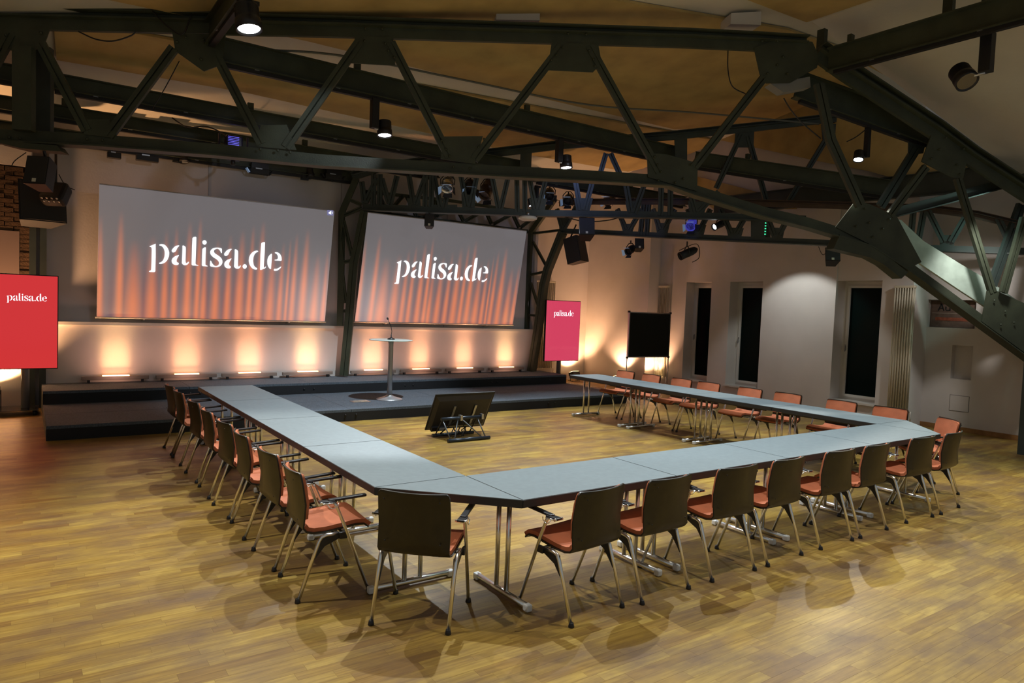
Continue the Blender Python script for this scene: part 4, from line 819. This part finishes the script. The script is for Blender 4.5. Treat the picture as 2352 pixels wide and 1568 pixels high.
# ================================================================= LECTERN
lx, ly = 2.84, 7.30
t = thing('lectern', 'silver column lectern with round glass top standing on the stage', 'lectern', (lx, ly, .19))
MB().lathe([(.24, 0), (.235, .012), (.16, .035), (.08, .06), (.05, .085), (.048, .09)], (lx, ly, .19), 40).build('base', SILV, t)
MB().lathe([(.045, .085), (.045, .55), (.047, 1.0), (.052, 1.055)], (lx, ly, .19), 24).build('column', SILV, t)
MB().lathe([(.36, 0), (.385, .004), (.385, .014), (.36, .018)], (lx, ly, 1.25), 48).build('glass_top', GLASS_T, t)
t = thing('microphone', 'gooseneck microphone on the lectern top', 'microphone', (lx, ly, 1.268))
MB().lathe([(.07, 0), (.065, .015), (.02, .035), (.012, .045)], (lx, ly, 1.268), 24).build('base', BLK, t)
MB().tube([(lx, ly, 1.30), (lx + .01, ly, 1.42), (lx - .01, ly, 1.50), (lx - .07, ly, 1.62)], .006, 8).build('gooseneck', BLK, t)
MB().lathe([(.004, -.02), (.016, 0), (.018, .02), (.008, .035)], (lx - .075, ly, 1.63), 12, (-.45, 0, 1)).build('capsule', BLKM, t)
MB().tube([(lx, ly, 1.30), (lx, ly, 1.36)], .011, 8).build('stem', BLK, t)
fb = thing('floor_socket', 'small silver cable socket plate let into the stage left of the lectern', 'floor socket', (2.25, 7.22, .19))
MB().span((2.09, 7.10, .19), (2.40, 7.32, .198)).build('frame', ALU, fb); MB().span((2.13, 7.14, .196), (2.36, 7.28, .201)).build('lid', mat('socket_lid', (.3, .28, .22), .5, noise=.6, nscale=30), fb)

# ================================================================= CONFIDENCE MONITOR
mx0 = Vector((2.62, 4.55, 0))
t = thing('floor_monitor', 'flat screen seen from behind leaning on a small black truss stand', 'monitor', mx0)
a_, b_ = Vector((2.02, 4.98, .07)), Vector((3.00, 4.98, .07))
bl0 = (2.289,4.900,0.009); br0 = (3.379,4.900,0.023); tl0 = (2.285,4.600,0.576); tr0 = (3.382,4.600,0.560)
BLc, BRc, TLc, TRc = [Vector(v) for v in ((bl0[0], 4.90, .08), (bl0[0] + 1.02, 4.90, .08), (tl0[0], 4.60, .645), (tl0[0] + 1.02, 4.60, .645))]
TLc.x = BLc.x; TRc.x = BRc.x
un_ = (TLc - BLc).normalized(); xn_ = Vector((1, 0, 0)); nb = un_.cross(xn_).normalized()
if nb.y > 0: nb = -nb   # towards the camera
rotm = Matrix((xn_, -nb, un_)).transposed() if Matrix((xn_, -nb, un_)).determinant() > 0 else Matrix((xn_, nb, un_)).transposed()
cc = (BLc + TRc) / 2; hh = (TLc - BLc).length; ww = 1.02
MB().rbox(cc, (ww, .022, hh), rotm, .006).build('screen_panel', BLKM, t)
mb = MB(); c2 = cc + nb * .035; q = [(-.44, -.24), (.44, -.24), (.44, .22), (-.44, .22)]; q0 = [(-.49, -.30), (.49, -.30), (.49, .28), (-.49, .28)]
k0 = [cc + nb * .011 + xn_ * x + un_ * z for x, z in q0]; k1 = [cc + nb * .05 + xn_ * x + un_ * z for x, z in q]
mb.add(k0 + k1, [(0, 1, 5, 4), (1, 2, 6, 5), (2, 3, 7, 6), (3, 0, 4, 7), (4, 5, 6, 7), (0, 3, 2, 1)]); mb.build('rear_shell', mat('rear_shell', (.026, .021, .016), .5), t)
MB().box(cc + nb * .06 + xn_ * -.33 + un_ * -.26, (.24, .05, .07), rotm).build('connector_box', BLK, t)
MB().box(cc + nb * .088 + xn_ * -.28 + un_ * -.26, (.09, .004, .05), rotm).build('rating_label', mat('label_grey', (.35, .34, .32), .6), t)
for s in (-.16, .2): MB().box(cc + nb * .062 + xn_ * s + un_ * -.04, (.035, .014, .34), rotm).build('mount_rail', ALU, t)
TR_ = mat('black_gloss_tube', (.03, .04, .055), .3, .5)
fy, by = 4.27, 4.72; x0, x1 = 2.32, 3.02
MB().tube([(x0, fy, .027), (x1, fy, .027)], .025, 12).build('truss_tube', TR_, t)
MB().tube([(x0, by, .027), (x1, by, .027)], .025, 12).build('truss_tube', TR_, t)
MB().tube([(x0, (fy + by) / 2 - .02, .30), (x1, (fy + by) / 2 - .02, .30)], .025, 12).build('truss_tube', TR_, t)
tz = (fy + by) / 2 - .02
for a, b in (((x0 + .05, fy), (x0 + .02, tz)), ((x0 + .11, fy), (x0 + .28, tz)), ((x1 - .12, fy), (x1 - .38, tz)), ((x1 - .07, fy), (x1 - .10, tz))):
    MB().tube([(a[0], a[1], .03), (b[0], b[1], .30)], .009, 8).build('truss_brace', mat('grey_tube', (.12, .13, .14), .35, .6), t)
for a, b in (((x0 + .05, by), (x0 + .02, tz)), ((x0 + .11, by), (x0 + .28, tz)), ((x1 - .12, by), (x1 - .38, tz)), ((x1 - .07, by), (x1 - .10, tz))):
    MB().tube([(a[0], a[1], .03), (b[0], b[1], .30)], .009, 8).build('truss_brace', BLK, t)
for s in (-.16, .2): MB().box((cc.x + s, tz, .305), (.035, .075, .075)).build('clamp', ALU, t)
mb = MB()
for k in range(3): mb.tube([(2.45 + .1 * k, 4.45, .04), (2.55 + .1 * k, 4.5, .16), (2.62 + .06 * k, 4.6, .10), (2.75, 4.55, .02)], .009, 6)
mb.build('cable', BLK, t)

# ================================================================= PINBOARD
bx0, bx1 = (8.942,7.550,1.933)[0], (10.335,7.550,1.951)[0]; bz0, bz1 = .86, 1.93
t = thing('pinboard', 'dark green felt pinboard with aluminium frame before the far corner', 'pinboard', ((bx0 + bx1) / 2, 7.55, 0))
MB().span((bx0 + .02, 7.535, bz0 + .02), (bx1 - .02, 7.565, bz1 - .02)).build('felt', mat('dark_felt', (.008, .010, .006), .95), t)
for a, b in (((bx0, 7.53, bz0), (bx0 + .025, 7.57, bz1)), ((bx1 - .025, 7.53, bz0), (bx1, 7.57, bz1)), ((bx0, 7.53, bz0), (bx1, 7.57, bz0 + .025)), ((bx0, 7.53, bz1 - .025), (bx1, 7.57, bz1))): MB().span(a, b).build('frame', ALU, t)
for x in (bx0, bx1):
    for z in (bz0, bz1): MB().rbox((x, 7.55, z), (.045, .05, .045), None, .008).build('corner_cap', BLK, t)
    MB().tube([(x, 7.55, .03), (x, 7.55, bz0)], .012, 8).build('leg', ALU, t); MB().tube([(x, 7.33, .015), (x, 7.77, .015)], .015, 8).build('foot', ALU, t)

# ================================================================= RADIATORS
def radiator(p, d, n, pitch, z0, z1, label):
    p = Vector((p[0], p[1], 0)); d = Vector(d); nn = Vector((-d.y, d.x, 0)); t = thing('radiator', label, 'radiator', p)
    ft = MB().tube([(0, 0, z0 + .03), (0, 0, z1 - .03)], pitch * .29, 8).mesh('tube', RADM)
    for i in range(n):
        for s in (-.03, .03):
            o = bpy.data.objects.new('tube', ft); COL.objects.link(o); o.parent = t; o.location = d * (i * pitch) + nn * s
    for z in (z0, z1 - .05): MB().rbox(p + d * ((n - 1) * pitch / 2) + Vector((0, 0, z + .025)), ((n * pitch) if abs(d.x) > .5 else .09, .09 if abs(d.x) > .5 else n * pitch, .05), None, .012).build('header', RADM, t)
    MB().tube([p + d * ((n) * pitch) + Vector((0, 0, z0 + .03)), p + d * ((n + .6) * pitch) + Vector((0, 0, z0 + .03)), p + d * ((n + .6) * pitch) + Vector((0, 0, .02))], .012, 8).build('pipe', CHROME, t)
    for z in (z0 + .25, z1 - .25): MB().tube([p + Vector((0, 0, z)), p + nn * (.08 if nn.x > 0 or nn.y > 0 else -.08) + Vector((0, 0, z))], .01, 6).build('wall_bracket', RADM, t)
radiator((10.60, 2.36), (0, -1, 0), 8, .046, .28, 2.60, 'tall cream column radiator right of the third window')
radiator((10.60, 8.18), (0, -1, 0), 7, .046, .30, 2.62, 'tall cream column radiator behind the pinboard')
radiator((8.42, 10.5), (1, 0, 0), 12, .056, .30, 2.66, 'tall cream column radiator in the bay behind the right display')

# ================================================================= TABLES
Wt, ML = .683, 1.3925
def make_tleg(name='leg_frame'): pass
def make_table():
    t = thing('folding_table', '', 'table', (0, 0, 0))     # length along x, outer side at y-, origin at centre
    L = ML - .004
    MB().rbox((0, 0, .715), (L, Wt, .05), None, .003).build('edge_band', TABE, t)
    MB().span((-L / 2 + .003, -Wt / 2 + .003, .738), (L / 2 - .003, Wt / 2 - .003, .7425)).build('tabletop', TABT, t)
    for s in (-1, 1):
        x = s * (L / 2 - .098)
        f = MB().tube([(x, -.293, .030), (x, .293, .030)], .0215, 14).build('foot', CHROME, t)
        for e in (-1, 1): MB().rbox((x, e * .30, .026), (.047, .05, .047), None, .010).build('end_cap', RUBW, f)
        for e in (-.06, .06): MB().tube([(x, e, .04), (x, e, .69)], .0165, 12).build('post', CHROME, t)
        MB().tube([(x, -.06, .655), (x, .06, .655)], .008, 8).build('cross_tube', CHROME, t)
        MB().tube([(x, 0, .655), (x - s * .22, 0, .685)], .006, 8).build('stay', CHROME, t)
        MB().box((x, 0, .687), (.05, .34, .008)).build('mounting_plate', ALU, t)
    MB().span((-L / 2 + .12, -.30, .672), (L / 2 - .12, -.275, .69)).build('rail', TABE, t); MB().span((-L / 2 + .12, .275, .672), (L / 2 - .12, .30, .69)).build('rail', TABE, t)
    return t
tb = make_table(); index_kids(tb)
used = False
def place_table(x, y, rz, label, group):
    global used
    t = tb if not used else copy_tree(tb); used = True
    t.location = (x, y, 0); t.rotation_euler = (0, 0, rz); t['label'] = label; t['group'] = group
    t.location.z = 0
for i in range(4):
    n_ = ('nearest the front corner', 'second from the front corner', 'third from the front corner', 'farthest, next to the stage')[i]
    place_table(-Wt / 2, ML * (i + .5), R(90), 'grey topped table in the left run, ' + n_, 'grey tables of the left run')
for i in range(4):
    n_ = ('next to the front corner', 'second from the front corner', 'second from the right corner', 'next to the right corner')[i]
    place_table(ML * (i + .5), -Wt / 2, 0, 'grey topped table in the front run, ' + n_, 'grey tables of the front run')
for i in range(4):
    n_ = ('next to the right corner', 'second from the right corner', 'third from the right corner', 'at its far end beside the stage')[i]
    place_table(ML * 4 + Wt / 2, ML * (i + .5), R(90), 'grey topped table in the right run, ' + n_, 'grey tables of the right run')
def corner(ix, sx, label):
    t = thing('corner_table', label, 'table', (ix, 0, 0)); g = .002
    tri = [(ix - sx * g, -g * 2), (ix - sx * (Wt), -g * 2), (ix - sx * g * 2, -Wt)]
    tri = [(ix + -sx * .002, -.002), (ix - sx * Wt, -.002), (ix - sx * .002, -Wt)]
    MB().prism([(x, y, .69) for x, y in tri], (0, 0, .048)).build('edge_band', TABE, t)
    cx = sum(p[0] for p in tri) / 3; cy = sum(p[1] for p in tri) / 3
    MB().prism([(cx + (x - cx) * .99, cy + (y - cy) * .99, .738) for x, y in tri], (0, 0, .0045)).build('tabletop', TABT, t)
    MB().span((ix - sx * .10 - .02, -.12, .678), (ix - sx * .10 + .02, .05, .69)).build('link_bracket', ALU, t)
corner(0, 1, 'three cornered table piece closing the front left corner')
corner(ML * 4, -1, 'three cornered table piece closing the right corner')

# ================================================================= CHAIRS (facing +y, rear feet at y=-.22)
def shell_prof(off=0):   # centre line of the bent ply shell in (y, z)
    return [(-.262, .825), (-.2605, .816), (-.257, .800), (-.245, .74), (-.226, .62), (-.212, .52), (-.200, .465), (-.175, .437), (-.13, .425), (-.05, .425), (.06, .438), (.15, .450), (.205, .445), (.235, .422)]
def shell(th, wfun, off, i0=0, i1=None, curve=.040, top=None):
    P = shell_prof(); P = P[i0:i1]
    if top: P = [(y_, z_ - top) for y_, z_ in P[:3]] + P[3:]
    P = list(P); n = len(P); NX = 8; mb = MB(); vs = []; fs = []
    nr = []
    for i in range(n):
        a = P[max(i - 1, 0)]; b = P[min(i + 1, n - 1)]; ty, tz = b[0] - a[0], b[1] - a[1]; l = math.hypot(ty, tz); nr.append((-tz / l, ty / l))
    for side in (0, 1):
        for i in range(n):
            w_ = wfun(P[i]) / 2
            for j in range(NX + 1):
                u = j / NX * 2 - 1; bl_ = max(0, min(1, (P[i][1] - .44) / .16)); bl_ = bl_ * bl_ * (3 - 2 * bl_); kb = curve * u * u * bl_; ks = .006 * u * u * (1 - bl_)
                o = off + th * side
                vs.append((u * w_, P[i][0] + nr[i][0] * o + kb, P[i][1] + nr[i][1] * o + ks))
    m = NX + 1; N = n * m
    for i in range(n - 1):
        for j in range(NX):
            a = i * m + j; fs.append((a, a + 1, a + m + 1, a + m)); fs.append((N + a, N + a + m, N + a + m + 1, N + a + 1))
    for i in range(n - 1):
        a = i * m; fs.append((a, a + m, N + a + m, N + a)); a = i * m + NX; fs.append((a, N + a, N + a + m, a + m))
    for j in range(NX):
        fs.append((j, N + j, N + j + 1, j + 1)); a = (n - 1) * m + j; fs.append((a, a + 1, N + a + 1, N + a))
    return mb.add(vs, fs, False)
def shade(o, angle=40):
    for p in o.data.polygons: p.use_smooth = True
    md = o.modifiers.new('edge', 'EDGE_SPLIT'); md.split_angle = R(angle)
def wback(p): return .445 if p[1] < .79 else (.440 if p[1] < .805 else (.428 if p[1] < .82 else .404))
def make_chair():
    t = thing('conference_chair', '', 'chair')
    s = shell(.011, wback, -.0055); o = s.build('shell', PLY, t); shade(o)
    # normals of the profile point to the sitter (+y / +z) when offset is positive
    o = shell(.020, lambda p: wback((0, p[1] + .014)) - .024, .006, 0, 6, .040, .014).build('back_cushion', RED, t); shade(o)
    o = shell(.026, lambda p: wback(p) - .018, .006, 6, None, .040).build('seat_cushion', RED, t); shade(o)
    mb = MB()
    for sx in (-1, 1):
        for z in (.52, .78): mb.lathe([(.006, 0), (.005, .002), (.001, .003)], (sx * .17, -.222 - (z - .52) * .13, z), 8, (0, -1, 0))
    mb.build('screw', BLK, t)
    for sx in (-1, 1):
        xo = sx * .222
        # rear leg with bend under the seat
        MB().tube([(sx * .235, .03, .415), (sx * .237, -.055, .415), (sx * .238, -.085, .405), (sx * .238, -.10, .38), (sx * .238, -.225, .012)], .0125, 10).build('leg', CHROME, t)
        # front leg rising to the armrest
        MB().tube([(sx * .262, -.015, .630), (sx * .262, .0, .604), (sx * .260, .045, .50), (sx * .248, .235, .012)], .0115, 10).build('leg', CHROME, t)
        for y, x in ((-.228, sx * .238), (.238, sx * .248)): MB().lathe([(.018, 0), (.019, .006), (.014, .028), (.012, .03)], (x, y, 0), 12).build('foot_cap', BLK, t)
        # black triangular bracket
        MB().prism([(sx * .222, -.095, .40), (sx * .222, -.105, .335), (sx * .222, -.145, .24), (sx * .222, -.125, .27), (sx * .222, -.065, .345), (sx * .222, .03, .385), (sx * .222, .06, .41)], (sx * .022, 0, 0)).build('bracket', BLK, t)
        MB().rbox((sx * .250, .052, .405), (.022, .05, .045), None, .004).build('joint', BLK, t)
        a = MB().rbox((sx * .262, .07, .654), (.040, .25, .017), Matrix.Rotation(R(3), 3, 'X'), .006).build('armrest', BLK, t)
        MB().rbox((sx * .262, -.065, .641), (.050, .10, .014), None, .004).build('arm_plate', BLK, a)
        mb = MB(); mb.tube([(sx * .262 - .034, -.105, .638), (sx * .262 + .034, -.105, .638)], .009, 8)
        mb.tube([(sx * .262 + .026, -.10, .634), (sx * .262 + .026, -.02, .634)], .005, 6); mb.tube([(sx * .262 - .026, -.10, .634), (sx * .262 - .026, -.02, .634)], .005, 6)
        mb.tube([(sx * .290, -.07, .631), (sx * .296, -.055, .608), (sx * .296, -.03, .601), (sx * .292, .0, .614), (sx * .29, .005, .634)], .003, 6)
        mb.build('linking_hook', CHROME, a)
    MB().tube([(-.235, .0, .412), (.235, .0, .412)], .011, 10).build('cross_tube', CHROME, t)
    MB().tube([(-.24, .06, .405), (.24, .06, .405)], .011, 10).build('cross_tube', CHROME, t)
    return t
ch0 = make_chair(); index_kids(ch0); first = True
def place_chair(x, y, rz, label, group):
    global first
    t = ch0 if first else copy_tree(ch0); first = False
    t.location = (x, y, 0); t.rotation_euler = (0, 0, rz); t['label'] = label; t['group'] = group
ordn = ['nearest', 'second', 'third', 'fourth', 'fifth', 'sixth', 'seventh', 'farthest']
LY = [.415, 1.035, 1.77, 2.395, 3.09, 3.755, 4.60, 5.21]
for i, y in enumerate(LY):
    jit = (-4, 2, -2, 3, -1, 2, 0, 1)[i]
    lab = 'dark backed chair of the left row nearest the camera' if i == 0 else ('dark backed chair of the left row farthest away beside the stage' if i == 7 else 'dark backed chair with red seat, %s from the camera in the left row' % ordn[i])
    place_chair(-1.085 + .228, y, R(-90 + jit), lab, 'chairs along the left run of tables')
place_chair(-.655 + .16, -.485 + .16, R(-45), 'lone chair turned to the camera at the front left table corner', 'chairs at the table corners')
BX = [.415, 1.055, 1.80, 2.425, 3.185, 3.79, 4.67, 5.295]
for i, x in enumerate(BX):
    jit = (6, 2, -2, 2, -1, 1, -3, 4)[i]
    lab = 'dark backed chair of the front row nearest the camera' if i == 0 else ('dark backed chair at the far right end of the front row' if i == 7 else 'dark backed chair with red seat, %s from the left in the front row' % ordn[i])
    place_chair(x, -.93 + .228, R(jit), lab, 'chairs along the front run of tables')
place_chair(6.12, -.33, R(45 + 8), 'orange red chair facing the camera at the right table corner', 'chairs at the table corners')
RY = [.38, 1.05, 1.86, 2.52, 3.30, 3.88, 4.58, 5.22]
for i, y in enumerate(RY):
    lab = ('orange red chair of the right row nearest the camera, before the tall radiator' if i == 0 else 'orange red chair of the right row farthest away below the pinboard' if i == 7 else 'orange red chair facing us across the right tables, %s from the right corner' % ordn[i])
    place_chair(6.68 - .245, y, R(90 + (2, -2, 1, -2, 2, 0, -1, 2)[i]), lab, 'chairs along the right run of tables')

# ================================================================= CABLES
def cable(pts, label, r=.009, m=None):
    P = [Vector(p) for p in pts]; Q = []
    for i in range(len(P) - 1):
        p0, p1, p2, p3 = P[max(i - 1, 0)], P[i], P[i + 1], P[min(i + 2, len(P) - 1)]
        for k in range(6):
            s = k / 6; Q.append(.5 * ((2 * p1) + (-p0 + p2) * s + (2 * p0 - 5 * p1 + 4 * p2 - p3) * s * s + (-p0 + 3 * p1 - 3 * p2 + p3) * s ** 3))
    Q.append(P[-1]); o = MB().tube(Q, r, 6).build('cable', m or BLK); tag(o, label, 'cable', 'black cables hanging on the roof steel')
cable([(-1.998,6.175,5.104),(-1.819,6.091,5.030),(-1.639,6.006,5.029),(-1.459,5.922,5.113),(-1.405,5.896,5.172)], 'black cable sagging under the left part of the top chord')
cable([(6.121,2.857,5.905),(6.136,2.850,5.623),(6.212,2.814,5.386),(6.410,2.722,5.295)], 'black cable hanging beside the right knee of the great truss')
cable([(6.678,2.242,5.179),(6.783,2.193,5.030),(6.954,2.112,4.854),(7.258,1.969,4.636)], 'thin cable from the sloping lamp track to the small gusset')
cable([(7.991,1.979,4.714),(8.123,1.917,4.793),(8.253,1.855,4.906),(8.318,1.825,4.966)], 'short thin cable right of the small gusset')
cable([(-1.235,5.816,5.442),(-1.072,5.740,5.275),(-0.909,5.663,5.197),(-0.819,5.621,5.466)], 'cable looped around the upper left node')
cable([(-0.581,8.500,4.782),(-0.352,8.500,4.669),(-0.086,8.500,4.731),(0.119,8.500,4.695),(0.329,8.500,4.601)], 'cables sagging towards the blue moving light', .012)
cable([(-0.867,6.141,4.999),(-1.018,6.212,4.644),(-1.160,6.278,4.348)], 'twin cable hanging from the upper left node', .007)
cable([(6.164,6.870,3.810),(6.595,6.567,3.692),(7.020,6.268,3.738),(7.300,6.072,3.864)], 'cable sagging below the middle truss', .012)
cable([(8.823,6.025,3.263),(8.953,5.676,3.393),(8.977,5.609,3.121),(8.927,5.745,3.013)], 'cable looped beside the profile lantern', .008)
cable([(9.779,3.443,3.298),(9.809,3.363,3.141),(9.846,3.262,3.245)], 'cable above the small loudspeaker by the window', .006)
cable([(-2.518,6.400,3.587),(-2.626,6.400,3.476),(-2.661,6.400,3.408)], 'cable left of the upper left loudspeaker', .006)
cable([(-2.113,8.500,3.659),(-2.030,8.500,3.507),(-1.907,8.500,3.451)], 'cable right of the upper left loudspeaker', .007)
# long grey conduit following the ceiling
cable([Vector((-0.458,5.595,5.214)) + NM * .35, (1.0, 5.6, 5.38), (3.0, 5.5, 5.45), (5.5, 5.3, 5.50), (7.5, 4.6, 5.6), (9.8, 3.6, 5.62)], 'long grey conduit running under the mustard ceiling', .016, mat('conduit', (.12, .13, .12), .5))
t = thing('cable_ramp', 'pale low cable ramp on the floor between the stage corner and the far tables', 'cable ramp', (9.04, 9.0, 0))
MB().prism([(8.98, 8.35, 0), (9.02, 8.35, .03), (9.08, 8.35, .03), (9.12, 8.35, 0)], (0, 1.45, 0)).build('ramp', mat('pale_ramp', (.55, .50, .42), .6), t)
rg = MB()
for k in range(12): rg.span((9.02, 8.42 + .115 * k, .03), (9.08, 8.47 + .115 * k, .034))
rg.build('ridge', mat('ramp_ridge', (.35, .30, .24), .6), t)
